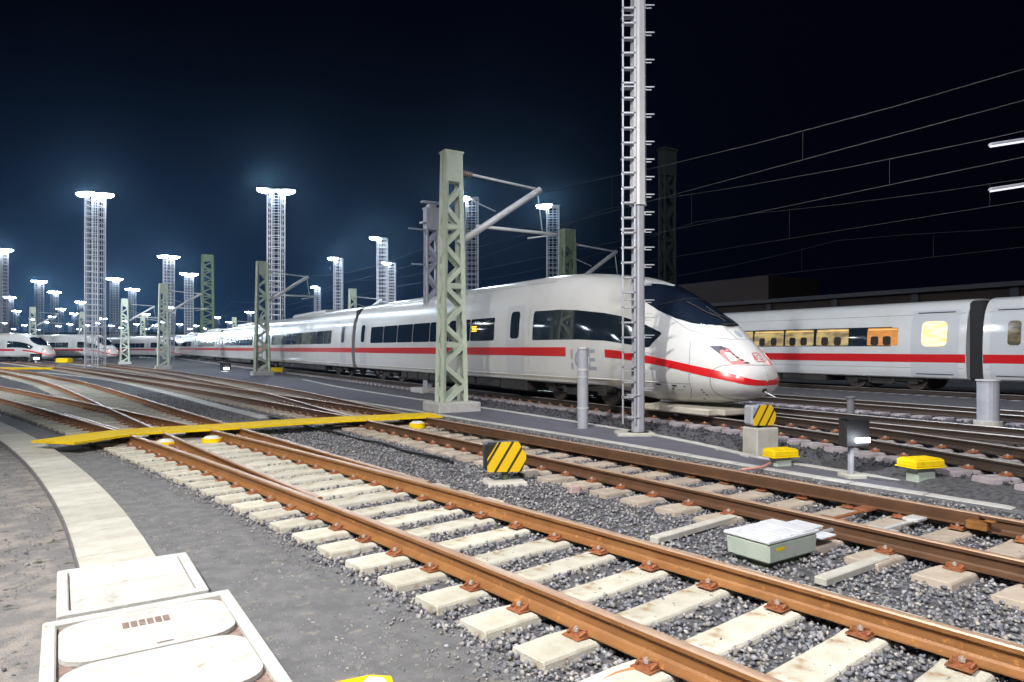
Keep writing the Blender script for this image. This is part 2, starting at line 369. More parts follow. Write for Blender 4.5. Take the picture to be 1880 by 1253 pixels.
def get_fm(cx):
    k = round(cx, 2)
    if k not in FM: FM[k] = fast_mb(k).mesh('rail_fastening', [M['fast'], M['bolt']])
    return FM[k]
def track(line, z, label, d0, d1, rmats, skind, phase=0.0, other=None, rails=None, fast=True, sl_from=None, rstep=0.6, group='railway tracks of the yard', jit=0.0):
    rnd = random.Random(len(label))
    root = thing('railway_track', (0, 0, 0), label, 'railway track', group)
    for a, b, o in (rails or ((d0, d1, -.753), (d0, d1, .753))):
        rail_mesh(line, o, z, a, b, rstep, rmats).build('rail', rmats, root)
        tune_smooth(root.children[-1] if root.children else bpy.data.objects[-1], 35) if False else None
    d = d0 + phase; n = 0; rest = MB()
    while d < d1:
        p, t, nn = line.at(d); p = p.copy(); p.z = z
        if inview(Vector((p.x, p.y, z - .2)), 420) and (sl_from is None or d >= sl_from):
            x0, x1, cs, fx = -1.3, 1.3, (0.0,), [-.753, .753]
            if other is not None:
                e = other.cross(p, nn, 4.0)
                if e is not None and 0.0 <= e < 2.5:
                    x1 = 1.3 + e; cs = (0.0, e) if e > 0.1 else cs
                    for c in (e - .753, e + .753):
                        if min(abs(c - a) for a in fx) > .3: fx.append(c)
            ang = math.atan2(nn.y, nn.x)
            if n < 100:
                o = link('sleeper', get_sl(skind, x0, x1, cs), root); o.location = p; o.rotation_euler = (0, 0, ang + rnd.uniform(-jit, jit))
                if fast and p.length < 26:
                    for c in fx: link('rail_fastening', get_fm(c), o)
                n += 1
            elif n < 400:
                s = sleeper_mb(x0, x1, cs); R = Matrix.Translation(p) @ Matrix.Rotation(ang, 4, 'Z')
                rest.add([R @ Vector(v) for v in s.v], s.f); n += 1
        d += 0.6
    if rest.v: tag(rest.build('sleepers', M[skind], root), kind='stuff')
    return root
RN = [M['rust'], M['railhead']]; RD = [M['rust2'], M['railhead']]; RS = [M['rustd'], M['railshine']]
tk1 = track(T1, 0, 'rusty nearest track with cream concrete sleepers, sweeping from bottom right to the left edge', 0, T1.len - 1, RN, 'sleeper', 0.42, T2)
# check rail beside the near rail of the nearest track, opposite the crossing
q = [k for k in np.arange(10, 40, .25) if T1.at(k)[0].y > 15.0][0]
rail_mesh(T1, -.753 + .12, -.004, q, q + 5.5, .5, RN).build('check_rail', RN, tk1)
sep = [k for k in np.arange(0, 20, .1) if (T1.cross(*T2.at(k)[::2]) is not None and abs(T1.cross(*T2.at(k)[::2])) > .085)]
b0 = sep[0] if sep else 3.0
far2 = [k for k in np.arange(0, 60, .3) if (T1.cross(*T2.at(k)[::2]) is None or abs(T1.cross(*T2.at(k)[::2], 8) or 9) > 2.5)][0]
tk2 = track(T2, -.003, 'diverging rusty track branching off the nearest track, passing left behind it', 0, T2.len - 1, RN, 'sleeper', 0.3, None,
      rails=((b0, T2.len - 1, -.753), (b0, T2.len - 1, .753)), sl_from=far2)
tk3 = track(TB, 0, 'darker rusty second track with a switch, between the stone bed and the service path', 0, TB.len - 1, [M['rust2'], M['railhead']], 'sleeper2', 0.2, T4)
sep = [k for k in np.arange(0, 30, .1) if (TB.cross(*T4.at(k)[::2]) is not None and abs(TB.cross(*T4.at(k)[::2])) > .085)]
b1 = sep[0] if sep else 3.0
far4 = [k for k in np.arange(0, 60, .3) if (TB.cross(*T4.at(k)[::2]) is None or abs(TB.cross(*T4.at(k)[::2], 8) or 9) > 2.5)][0]
tk4 = track(T4, -.003, 'rusty branch track leaving the second track beside the pale cable trough', 0, T4.len - 1, [M['rust2'], M['railhead']], 'sleeper2', 0.25, None,
      rails=((b1, T4.len - 1, -.753), (b1, T4.len - 1, .753)), sl_from=far4)
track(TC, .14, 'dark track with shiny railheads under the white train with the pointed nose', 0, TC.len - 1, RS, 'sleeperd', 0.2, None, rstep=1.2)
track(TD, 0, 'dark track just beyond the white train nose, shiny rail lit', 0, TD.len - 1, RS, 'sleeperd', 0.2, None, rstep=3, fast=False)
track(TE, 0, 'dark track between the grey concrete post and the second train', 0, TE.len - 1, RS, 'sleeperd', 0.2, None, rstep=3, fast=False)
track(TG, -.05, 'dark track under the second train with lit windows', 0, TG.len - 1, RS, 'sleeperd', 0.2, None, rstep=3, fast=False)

# switch blades and stretcher bars of the second track (right part)
qs = [k for k in np.arange(0, 30, .1) if TB.at(k)[0].y > 6.75][0]
qe = [k for k in np.arange(0, 40, .1) if TB.at(k)[0].y > 16.0][0]
BLD = [(-.045, -.13), (.045, -.13), (.012, -.11), (.012, -.03), (.02, -.02), (.02, -.004), (-.02, -.004), (-.02, -.03), (-.01, -.11)]
def blade(o0, o1, a, b, root, nm='switch_blade'):
    n = int((b - a) / .5); mb = MB(); k = len(BLD); vs = []
    for i in range(n + 1):
        p, t, nn = TB.at(a + (b - a) * i / n); o = o0 + (o1 - o0) * (i / n)
        for x, y in BLD: vs.append((p.x + nn.x * (o + x), p.y + nn.y * (o + x), y))
    fs = [(i * k + j, i * k + (j + 1) % k, (i + 1) * k + (j + 1) % k, (i + 1) * k + j) for i in range(n) for j in range(k)]
    fs += [tuple(range(k)), tuple(range(n * k, n * k + k))]
    mb.add(vs, fs); return mb.build(nm, [M['rust2']], root)
blade(.753 - .09, .753 - .30, qs, qe, tk3)
p, t, nn = TB.at(qs); ang = math.atan2(nn.y, nn.x)
mb = MB(); mb.box((.753 - .13, .0, -.10), (.12, .20, .09), 0); mb.box((.753 - .15, -.12, -.035), (.07, .1, .02), 0)
o = mb.build('heel_block', mat('rust_orange', (0.33, 0.15, 0.045), 0.5, 0.2, (0.2, 0.08, 0.02), 12), tk3, bevel=.008); o.location = p; o.rotation_euler = (0, 0, ang)
for k, dd in enumerate((.55, 1.1)):
    p, t, nn = TB.at(qs + dd); ang = math.atan2(nn.y, nn.x)
    mb = MB(); mb.box((-.0, 0, -.14), (1.5, .05, .02), 0); mb.box((.45, 0, -.12), (.22, .16, .03), 0); mb.box((-.35, .05, -.165), (.5, .3, .03), 0)
    o = mb.build('stretcher_bar', M['galvl'] if k == 0 else M['fast'], tk3, bevel=.004); o.location = p; o.rotation_euler = (0, 0, ang)

# ------------------------------------------------------------------ paths, troughs, kerbs
def band(line, d0, d1, o0, o1, z0, z1, step=.6, mb=None, mi=0):
    mb = mb or MB(); n = max(1, int((d1 - d0) / step)); b = len(mb.v)
    for i in range(n + 1):
        p, t, nn = line.at(d0 + (d1 - d0) * i / n)
        for o, z in ((o0, z0), (o0, z1), (o1, z1), (o1, z0)): q_ = p + nn * o; mb.v.append((q_.x, q_.y, z))
    for i in range(n):
        for k in range(4): mb.f.append((b + i * 4 + k, b + i * 4 + (k + 1) % 4, b + (i + 1) * 4 + (k + 1) % 4, b + (i + 1) * 4 + k)); mb.m.append(mi)
    mb.f += [(b, b + 1, b + 2, b + 3), (b + n * 4, b + n * 4 + 1, b + n * 4 + 2, b + n * 4 + 3)]; mb.m += [mi, mi]
    return mb
# grit path between the cable trough and the nearest track
TR = Line([(-1.2, 3.0), (-2.45, 5.1), (-3.27, 6.38), (-4.28, 7.68), (-6.46, 10.4), (-9.49, 13.84), (-13.33, 17.77), (-20, 24.2), (-30, 33.5)])
mb = MB(); n = 90
for i in range(n + 1):
    p, t, nn = T1.at(1.0 + (T1.len - 30) * (i / n) ** 1.5); a = p - nn * 1.34
    e = TR.cross(p, nn, 12)
    b = p + nn * (e - .2) if (e is not None and p.y > 3.2) else p - nn * 5.0
    for k in range(5):
        c = a.lerp(b, k / 4); mb.v.append((c.x, c.y, GZ + (.035 if 0 < k < 4 else .004)))
for i in range(n):
    for k in range(4): mb.f.append((i * 5 + k, i * 5 + k + 1, (i + 1) * 5 + k + 1, (i + 1) * 5 + k)); mb.m.append(0)
tag(mb.build('path', M['grit']), kind='structure')
# sandy strip left of the trough
mb = MB(); n = 40
for i in range(n + 1):
    p, t, nn = TR.at(TR.len * i / n); a = p - nn * .3; b = p - nn * 9
    for k in range(3): c = a.lerp(b, k / 2); mb.v.append((c.x, c.y, GZ + .012))
for i in range(n):
    for k in range(2): mb.f.append((i * 3 + k, i * 3 + k + 1, (i + 1) * 3 + k + 1, (i + 1) * 3 + k)); mb.m.append(0)
tag(mb.build('verge', M['sand']), kind='structure')
# service path between the second track and the train
L1 = Line([(12.0, -1.0), (8.4, 4.8), (6.17, 8.23), (4.74, 10.14), (3.97, 11.31), (1.5, 15.0), (-1.36, 18.94), (-5.2, 24.3), (-12.0, 33.4), (-20, 44), (-40, 70)])
L2 = Line([(13.2, -1.0), (8.9, 5.6), (6.55, 8.93), (6.04, 9.75), (5.3, 10.8), (4.35, 12.4), (3.84, 13.88), (2.55, 16.62), (-0.8, 22.2), (-3.74, 26.4), (-9, 35), (-15.22, 46.5), (-32, 74)])
mb = MB(); n = 70
for i in range(n + 1):
    p, t, nn = L1.at(2 + (L1.len - 4) * (i / n) ** 1.3); e = L2.cross(p, nn, 8)
    if e is None: e = 1.5
    a = p + nn * .05; b = p + nn * e
    for k in range(3): c = a.lerp(b, k / 2); mb.v.append((c.x, c.y, GZ + .03))
for i in range(n):
    for k in range(2): mb.f.append((i * 3 + k, i * 3 + k + 1, (i + 1) * 3 + k + 1, (i + 1) * 3 + k)); mb.m.append(0)
tag(mb.build('service_path', M['grit2']), kind='structure')
def trough(line, d0, d1, w, ztop, label, lidlen=.5, m='concw', group=None, nm='cable_trough', maxl=60):
    root = thing(nm, (0, 0, 0), label, 'cable trough', group)
    mb = band(line, d0, d1, -w / 2, w / 2, GZ - .05, ztop - .012, .5); mb.build('channel', M['grit'], root)
    d = d0; k = 0; rest = MB(); rnd = random.Random(3)
    while d < d1 - lidlen:
        p, t, nn = line.at(d + lidlen / 2)
        if inview(p, 60):
            dz = rnd.uniform(-.003, .003)
            if k < maxl:
                l = MB(); l.box((0, 0, 0), (w - .03, lidlen - .022, .04)); o = l.build('lid', M[m], root, bevel=.006)
                o.location = (p.x, p.y, ztop - .02 + dz); o.rotation_euler = (0, 0, math.atan2(nn.y, nn.x) + rnd.uniform(-.006, .006))
            else: rest.box((p.x, p.y, ztop - .02 + dz), (w - .03, lidlen - .012, .04), rz=math.atan2(nn.y, nn.x))
            k += 1
        d += lidlen
    if rest.v: tag(rest.build('lids', M[m], root), kind='stuff')
    return root
TRC = Line([tuple((TR.off(d, -.31)))[:2] for d in np.linspace(2.9, TR.len, 14)])
trough(TRC, .3, TRC.len - .5, .62, -.15, 'wide pale concrete cable trough curving in from the left to the concrete chamber', .5, 'conc')
trough(L1, 2, 40, .24, -.19, 'narrow pale kerb line directly along the far side of the second track', 1.0, nm='trough_line', group='pale trough lines along the service path')
trough(L2, 2, 52, .22, -.19, 'narrow pale trough line between service path and white train', 1.0, nm='trough_line', group='pale trough lines along the service path')
LW = Line([(-6.86, 19.09), (-9.93, 23.05), (-15.46, 30.4), (-25.62, 42.9), (-39.7, 57)])
trough(LW, 0, LW.len - 1, .45, -.19, 'pale cable trough ending between the nearest and the second track, behind the yellow strip', 1.0, nm='trough_line')

# concrete cable chambers bottom left
def chamber(cx, cy, rz, w, l, ztop, label, lids):
    root = thing('cable_chamber', (cx, cy, 0), label, 'cable chamber', 'concrete cable chambers', rz)
    mb = MB(); t = .075; H = ztop - (GZ - .1)
    zc = (ztop + GZ - .1) / 2
    mb.box((0, l / 2 - t / 2, zc), (w, t, H)); mb.box((0, -l / 2 + t / 2, zc), (w, t, H))
    mb.box((-w / 2 + t / 2, 0, zc), (t, l - 2 * t, H)); mb.box((w / 2 - t / 2, 0, zc), (t, l - 2 * t, H))
    mb.build('frame', M['concw'], root, bevel=.01)
    MB().box((0, 0, ztop - .045), (w - 2 * t, l - 2 * t, .02)).build('recess', M['concd'], root)
    for kind, y0, y1 in lids:
        hw = w / 2 - t - .01
        if kind == 'plain':
            o = MB().box((0, (y0 + y1) / 2, ztop - .022), (2 * hw, y1 - y0 - .01, .03)).build('lid', M['concw'], root, bevel=.006)
        else:
            r = .17 * (y1 - y0) / .7; poly = []
            for (sx_, sy_, a0) in ((1, 1, 0), (-1, 1, 90), (-1, -1, 180), (1, -1, 270)):
                cxx, cyy = sx_ * (hw - .2), (y1 - r if sy_ > 0 else y0 + r)
                for k in range(7):
                    a = math.radians(a0 + 15 * k); poly.append((cxx + .2 * math.cos(a), cyy + r * math.sin(a)))
            lid = MB().prism(poly, ztop - .036, ztop - .004).build('lid', M['concw'], root, bevel=.005)
            if kind == 'slot':
                mb = MB(); yc = y0 + (y1 - y0) * .66
                for k in range(6): mb.box((-.12 + .046 * k, yc, ztop - .0035), (.036, .10, .006))
                mb.build('grip_slot', M['concd'], lid)
            MB().box((.06, y0 + .06, ztop - .003), (.09, .014, .005)).build('grip_slot', M['concd'], lid)
    return root
a33 = math.radians(33.5); dv = Vector((-math.sin(a33), math.cos(a33), 0)); nv = Vector((math.cos(a33), math.sin(a33), 0))
fr = Vector((-2.06, 4.97, 0)); c2 = fr - nv * .56 - dv * 1.15
chamber(c2.x, c2.y, a33, 1.12, 2.3, 0.0, 'large pale concrete chamber with round-cornered lids and a dark slot', [('slot', .36, 1.05), ('round', -.36, .34), ('round', -1.05, -.38)])
fr = Vector((-2.9, 6.08, 0)); c1 = fr - nv * .48 - dv * .56
chamber(c1.x, c1.y, a33, .96, 1.12, -.06, 'smaller concrete chamber with two flat plates, joining the cable trough', [('plain', .0, .48), ('plain', -.48, -.01)])

# ------------------------------------------------------------------ yellow strip over the tracks
up = [G(x, y, -.03) for x, y in [(75, 808), (220, 790), (400, 781), (565, 770), (700, 764), (790, 760)]]
lo = [G(x, y, -.03) for x, y in [(120, 823), (250, 803), (400, 792), (560, 781), (700, 773), (812, 768)]]
mb = MB(); ns = 40
def pl(P, t):
    k = t * (len(P) - 1); i = min(int(k), len(P) - 2); return P[i].lerp(P[i + 1], k - i)
ctr = Line([tuple((a + b) / 2)[:2] for a, b in zip(up, lo)], .4)
root = thing('yellow_strip', (0, 0, 0), 'bright yellow flat cable cover strip crossing under the rusty rails', 'cable cover')
band(ctr, 0, ctr.len, -.52, .52, -.03, .012, .5).build('cover', M['yellow'], root, bevel=0)
for x, y in ((305, 806), (389, 800), (766, 773)):
    c = G(x, y, -.05); b = MB()
    b.tube((c.x, c.y, -.24), (c.x, c.y, -.10), .21, 20, 0, r2=.20); b.tube((c.x, c.y, -.10), (c.x, c.y, -.06), .17, 20, 1, r2=.12)
    b.build('end_cap', [M['yellow'], M['white']], root, smooth=False)
    root.children
fx = Line([(-58, 64), (-50, 63.6), (-42.5, 63.5)])
tag(band(fx, 0, fx.len, -.4, .4, -.2, -.03).build('yellow_strip', M['yellow']), 'small far yellow cover strip at the left edge', 'cable cover')

# ------------------------------------------------------------------ stones
def stones(name, n, place, size=(.016, .034), seed=1, mats=None):
    rng = np.random.default_rng(seed)
    base = np.array([(1, 0, 0), (-1, 0, 0), (0, 1, 0), (0, -1, 0), (0, 0, 1), (0, 0, -1)], float)
    tri = np.array([(4, 0, 2), (4, 2, 1), (4, 1, 3), (4, 3, 0), (5, 2, 0), (5, 1, 2), (5, 3, 1), (5, 0, 3)])
    P = place(rng, n); n = len(P)
    S = rng.uniform(size[0], size[1], n)[:, None, None]
    V = base[None] * rng.uniform(.6, 1.25, (n, 6, 1)) + rng.normal(0, .16, (n, 6, 3)); V[..., 2] *= .75; V *= S
    a = rng.uniform(0, 6.28, n); b = rng.uniform(-.9, .9, n)
    ca, sa, cb, sb = np.cos(a), np.sin(a), np.cos(b), np.sin(b)
    x, y, z = V[..., 0].copy(), V[..., 1].copy(), V[..., 2].copy()
    y2 = y * cb[:, None] - z * sb[:, None]; z2 = y * sb[:, None] + z * cb[:, None]
    V[..., 0] = x * ca[:, None] - y2 * sa[:, None]; V[..., 1] = x * sa[:, None] + y2 * ca[:, None]; V[..., 2] = z2
    V += P[:, None, :]
    me = bpy.data.meshes.new(name); nv_, nf = n * 6, n * 8
    me.vertices.add(nv_); me.vertices.foreach_set('co', V.reshape(-1).astype(np.float32))
    I = (tri[None] + 6 * np.arange(n)[:, None, None]).reshape(-1).astype(np.int32)
    me.loops.add(nf * 3); me.loops.foreach_set('vertex_index', I); me.polygons.add(nf)
    me.polygons.foreach_set('loop_start', np.arange(0, nf * 3, 3, dtype=np.int32)); me.update(calc_edges=True)
    me.materials.append(mats); return me
def stonemat(name, cols):
    m = bpy.data.materials.new(name); m.use_nodes = True; t = m.node_tree; b = t.nodes['Principled BSDF']; b.inputs['Roughness'].default_value = .85
    g = t.nodes.new('ShaderNodeNewGeometry'); r = t.nodes.new('ShaderNodeValToRGB'); r.color_ramp.interpolation = 'LINEAR'
    while len(r.color_ramp.elements) < len(cols): r.color_ramp.elements.new(.5)
    for i, c in enumerate(cols): r.color_ramp.elements[i].position = i / (len(cols) - 1); r.color_ramp.elements[i].color = (*c, 1)
    t.links.new(g.outputs['Random Per Island'], r.inputs[0]); t.links.new(r.outputs[0], b.inputs['Base Color']); return m
M['stone'] = stonemat('ballast_stone', [(.11, .112, .13), (.20, .205, .235), (.15, .16, .19), (.29, .285, .30), (.20, .185, .16), (.40, .40, .42), (.17, .17, .20), (.48, .44, .40)])
def zone(rng, n):
    x = rng.uniform(-22, 14, n * 3); y = 3.2 + (rng.uniform(0, 1, n * 3) ** 1.9) * 27
    ok = (np.abs(x / y * F + 0) < 1010); x, y = x[ok], y[ok]
    def dist(line):
        A = np.stack([line.X, line.Y], 1)[::2]; best = np.full(len(x), 1e9); side = np.zeros(len(x))
        for i in range(len(A) - 1):
            d = A[i + 1] - A[i]; L_ = np.hypot(*d)
            if L_ < 1e-6: continue
            tx, ty = d / L_; rx, ry = x - A[i, 0], y - A[i, 1]; al = rx * tx + ry * ty; ac = rx * ty - ry * tx
            al2 = np.clip(al, 0, L_); dd = np.hypot(rx - al2 * tx, ry - al2 * ty)
            m_ = dd < best; best = np.where(m_, dd, best); side = np.where(m_, ac, side)
        return side
    s1 = dist(T1); s2 = dist(L1)
    keep = (s1 > -1.42 - .25 * rng.random(len(x)) ** 2) & (s2 < -.15)
    # some loose stones scattered on the grit path
    keep |= (rng.random(len(x)) < .012)
    x, y = x[keep], y[keep]; z = GZ + rng.uniform(-.005, .035, len(x))
    return np.stack([x, y, z], 1)[:n]
tag(link('ballast_stones', stones('ballast_stones', 100000, zone, (.013, .030), 4, M['stone'])), 'loose grey ballast stones between and beside the rusty tracks', 'ballast', kind='stuff')
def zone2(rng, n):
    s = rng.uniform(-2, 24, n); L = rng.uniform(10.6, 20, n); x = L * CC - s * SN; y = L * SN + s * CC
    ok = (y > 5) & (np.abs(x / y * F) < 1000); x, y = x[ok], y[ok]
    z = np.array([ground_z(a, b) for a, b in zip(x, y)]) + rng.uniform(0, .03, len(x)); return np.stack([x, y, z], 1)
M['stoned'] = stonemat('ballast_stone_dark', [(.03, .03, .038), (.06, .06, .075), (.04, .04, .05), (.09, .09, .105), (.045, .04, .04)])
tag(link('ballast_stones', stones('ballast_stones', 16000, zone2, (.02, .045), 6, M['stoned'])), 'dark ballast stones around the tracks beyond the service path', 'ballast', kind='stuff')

def zone3(rng, n):
    x = rng.uniform(-9, 3, n * 2); y = 3.3 + rng.uniform(0, 1, n * 2) ** 1.6 * 11
    A = np.stack([T1.X, T1.Y], 1)[::2]; B_ = np.stack([TR.X, TR.Y], 1)[::2]
    def sd(A):
        best = np.full(len(x), 1e9); sdv = np.zeros(len(x))
        for i in range(len(A) - 1):
            d = A[i + 1] - A[i]; L_ = np.hypot(*d)
            if L_ < 1e-6: continue
            tx, ty_ = d / L_; rx, ry = x - A[i, 0], y - A[i, 1]; al = np.clip(rx * tx + ry * ty_, 0, L_); ac = rx * ty_ - ry * tx
            dd = np.hypot(rx - al * tx, ry - al * ty_); m_ = dd < best; best = np.where(m_, dd, best); sdv = np.where(m_, ac, sdv)
        return sdv
    a, b = sd(A), sd(B_)
    clump = np.sin(x * 3.1 + y * 1.7) * np.sin(y * 2.3 - x * 1.3)
    ok = (a < -1.36) & ((b > .05) | (b < -.7)) & (np.abs(x / y * F) < 1010) & (clump + rng.uniform(-1, 1, len(x)) > 0.1)
    ok &= ~((x > -3.9) & (x < -.9) & (y < 6.0) & (x < -0.9 - (y - 3.4) * .62))
    return np.stack([x[ok], y[ok], np.full(ok.sum(), GZ + .036)], 1)[:n]
M['pebble'] = stonemat('path_pebble', [(.18, .18, .19), (.27, .27, .28), (.22, .22, .23), (.40, .38, .34), (.15, .15, .165), (.50, .48, .43)])
tag(link('path_gravel', stones('path_gravel', 26000, zone3, (.005, .013), 9, M['pebble'])), 'fine grit and pebbles lying on the grey path', 'gravel', kind='stuff')
# ------------------------------------------------------------------ the pointed train
XT = [0, .02, .05, .14, .3, .52, .85, 1.24, 2.03, 3.17, 4.45, 6.43, 8.15, 12]
ZT = [.95, 1.06, 1.14, 1.28, 1.46, 1.67, 1.98, 2.30, 2.82, 3.37, 3.70, 3.93, 3.97, 3.97]
XB = [0, .02, .05, .14, .3, .6, 1.2, 2.0, 2.8, 3.6, 4.3, 12]
ZB = [.88, .76, .69, .57, .46, .36, .27, .23, .23, .34, .55, .55]
XW = [0, .02, .05, .14, .3, .6, 1.2, 2.0, 3.0, 4.5, 6.0, 12]
WW = [0, .24, .38, .60, .77, .95, 1.14, 1.28, 1.37, 1.435, 1.465, 1.475]
TPL = [(1, 0), (.9975, .25), (.985, .45), (.955, .62), (.90, .745), (.81, .86), (.70, .93), (.55, .975), (.38, 1), (.2, .993), (.08, .972), (.02, .93), (.004, .86), (0, .8)]
def ty(tz, b):
    tz = min(max(tz, 0), 1)
    ym = float(np.interp(tz, [p[0] for p in TPL[::-1]], [p[1] for p in TPL[::-1]]))
    if b >= 1: return ym
    c = .36; u = abs((tz - c) / ((1 - c) if tz > c else c)); yn = (1 - u ** (1.75 if tz > c else 2.1)) ** (1 / 1.9) if u < 1 else 0.0
    if tz <= 0 or tz >= 1: return 0 if b < 1 and tz >= 1 else yn * (1 - b) + ym * b
    return yn * (1 - b) + ym * b
def smooth(a, b, x): t = min(max((x - a) / (b - a), 0), 1); return t * t * (3 - 2 * t)
def dims(x): return float(np.interp(x, XT, ZT)), float(np.interp(x, XB, ZB)), float(np.interp(x, XW, WW)), smooth(.5, 6.5, x)
def side_y(x, z):
    zt, zb, w, b = dims(x)
    return w * ty((z - zb) / max(zt - zb, 1e-5), b)
def top_z(x, y):
    zt, zb, w, b = dims(x); lo, hi = .4, 1.0; y = abs(y)
    for _ in range(22):
        m = (lo + hi) / 2
        if w * ty(m, b) > y: lo = m
        else: hi = m
    return zb + (zt - zb) * lo
# smooth the tables with a dense resample
def dense(X, Y, n=3):
    xs_ = np.concatenate([np.linspace(0, 1, 60) ** 2 * 1.2, np.linspace(1.25, 12, 110)]); y = np.interp(xs_, X, Y)
    for _ in range(n):
        y2 = y.copy()
        for i in range(1, len(y) - 1):
            if xs_[i] > .25: y2[i] = (y[i - 1] + 2 * y[i] + y[i + 1]) / 4
        y = y2
    return list(xs_), list(y)
XT, ZT = dense(XT, ZT, 30); XB, ZB = dense(XB, ZB, 30); XW, WW = dense(XW, WW, 30)
TZ = sorted({*(0.5 - 0.5 * np.cos(np.linspace(0, np.pi, 34))).round(5).tolist(), .004, .02, .9975})[::-1]
def car_mesh(x0, x1, name='lead_car', nose=True, roofb=None):
    xs_ = [0, .006, .02, .04, .07, .1, .14, .19, .25, .32, .4, .5, .6, .72, .85, 1, 1.15, 1.3, 1.5, 1.7, 1.9, 2.1, 2.35, 2.6, 2.85, 3.1, 3.4, 3.7, 4, 4.3, 4.6, 5, 5.5, 6, 6.5, 7, 8, 9, 10, 12] if nose else [x0]
    xs_ = [x for x in xs_ if x < x1] + [x1]; mb = MB(); k = 2 * len(TZ)
    for x in xs_:
        xx = x if nose else 12; zt, zb, w, b = dims(xx)
        half = [(w * ty(t, b), zb + (zt - zb) * t) for t in TZ]
        ring = half + [(-y, z) for y, z in half[::-1]]
        mb.v += [(x, y, z) for y, z in ring]
    for i in range(len(xs_) - 1):
        for j in range(k): mb.f.append((i * k + j, i * k + (j + 1) % k, (i + 1) * k + (j + 1) % k, (i + 1) * k + j)); mb.m.append(0)
    mb.f.append(tuple(range(len(mb.v) - k, len(mb.v)))); mb.m.append(0)
    if not nose: mb.f.append(tuple(range(k))); mb.m.append(0)
    me = mb.mesh(name, M['tbody'])
    bm = bmesh.new(); bm.from_mesh(me); bmesh.ops.remove_doubles(bm, verts=bm.verts, dist=.0008); bmesh.ops.recalc_face_normals(bm, faces=bm.faces); bm.to_mesh(me); bm.free()
    me.polygons.foreach_set('use_smooth', [True] * len(me.polygons)); me.set_sharp_from_angle(angle=math.radians(50)); return me
NOSE_S = 10.43
def train_matrix(L, s, z, ang=0.0):
    d = math.atan2(CC, -SN) + ang; p = LS(L, s, z); return p, d
# surface patches on the train
def patch(poly, mapf, off, step=.1, name='panel', mats=None, parent=None, zstep=.14):
    bm = bmesh.new(); vs = [bm.verts.new((p[0], p[1], 0)) for p in poly]; bm.faces.new(vs)
    for ax in (0, 1):
        step = zstep if (ax and zstep < step) else step
        lo_ = min(p[ax] for p in poly); hi_ = max(p[ax] for p in poly); k = math.ceil(lo_ / step) * step
        while k < hi_ - 1e-4:
            if k > lo_ + 1e-4:
                co = [0, 0, 0]; co[ax] = k; no = [0, 0, 0]; no[ax] = 1
                bmesh.ops.bisect_plane(bm, geom=bm.verts[:] + bm.edges[:] + bm.faces[:], plane_co=co, plane_no=no)
            k += step
    bmesh.ops.triangulate(bm, faces=[f for f in bm.faces if len(f.verts) > 4])
    for v in bm.verts:
        a, b = v.co.x, v.co.y; e = .012
        P = Vector(mapf(a, b)); U = Vector(mapf(a + e, b)) - Vector(mapf(a - e, b)); V = Vector(mapf(a, b + e)) - Vector(mapf(a, b - e))
        n = U.cross(V)
        n = n.normalized() if n.length > 1e-9 else Vector((0, 0, 1))
        if n.dot(P - Vector((6, 0, 1.6))) < 0 and abs(P.x) < 4: n = -n
        if P.x >= 4 and n.dot(Vector((0, P.y, P.z - 1.8))) < 0: n = -n
        v.co = P + n * off
    me = bpy.data.meshes.new(name); bm.to_mesh(me); bm.free()
    me.materials.append(mats); me.polygons.foreach_set('use_smooth', [True] * len(me.polygons))
    return link(name, me, parent)
def SD(sg): return lambda x, z: (x, sg * side_y(max(x, .001), z), z)
def FL(sg): return lambda x, z: (x, sg * side_y(12, z), z)
def TP(x, y): x = max(x, .001); return (x, y, top_z(x, y))
def rect(x0, z0, x1, z1, r=.12, n=5):
    out = []
    for cx, cz, a0 in ((x1 - r, z1 - r, 0), (x0 + r, z1 - r, 90), (x0 + r, z0 + r, 180), (x1 - r, z0 + r, 270)):
        for k in range(n): a = math.radians(a0 + 90 * k / (n - 1)); out.append((cx + r * math.cos(a), cz + r * math.sin(a)))
    return out
def lineon(pts, mapf, r, name, m, parent, off=.0, sub=6):
    P = []
    for a, b in zip(pts, pts[1:]):
        for k in range(sub): t = k / sub; P.append(Vector(mapf(a[0] + (b[0] - a[0]) * t, a[1] + (b[1] - a[1]) * t)))
    P.append(Vector(mapf(*pts[-1]))); return MB().pipe(P, r, 5).build(name, m, parent)
def text_verts(s, size, mapf, off, name, m, parent, bold=.0):
    cu = bpy.data.curves.new('t', 'FONT'); cu.body = s; cu.size = size; cu.offset = bold; cu.resolution_u = 3
    o = bpy.data.objects.new('t', cu); COL.objects.link(o); dg = bpy.context.evaluated_depsgraph_get()
    me = bpy.data.meshes.new_from_object(o.evaluated_get(dg)); bpy.data.objects.remove(o); bpy.data.curves.remove(cu)
    for v in me.vertices:
        P = Vector(mapf(v.co.x, v.co.y)); v.co = P
    me.materials.clear(); me.materials.append(m); me.name = name
    return link(name, me, parent)
def wheelset(mb, x, r=.46):
    for y in (-.75, .75): mb.tube((x, y - .065, r), (x, y + .065, r), r, 20, 1)
    mb.tube((x, -.9, r), (x, .9, r), .09, 8, 1)
def bogie(x, parent):
    mb = MB()
    for dx in (-1.25, 1.25): wheelset(mb, x + dx)
    for y in (-1.0, 1.0):
        mb.box((x, y, .50), (3.3, .14, .22), 0); mb.box((x - 1.25, y, .46), (.4, .2, .34), 0); mb.box((x + 1.25, y, .46), (.4, .2, .34), 0)
        mb.box((x, y, .34), (.9, .2, .2), 0); mb.tube((x - .5, y * 1.1, .3), (x - .5, y * 1.1, .7), .07, 8, 0)
        mb.tube((x + .5, y * 1.1, .3), (x + .5, y * 1.1, .7), .07, 8, 0)
    mb.box((x, 0, .55), (.6, 2.0, .2), 0)
    return mb.build('bogie', [M['under'], M['wheel']], parent)
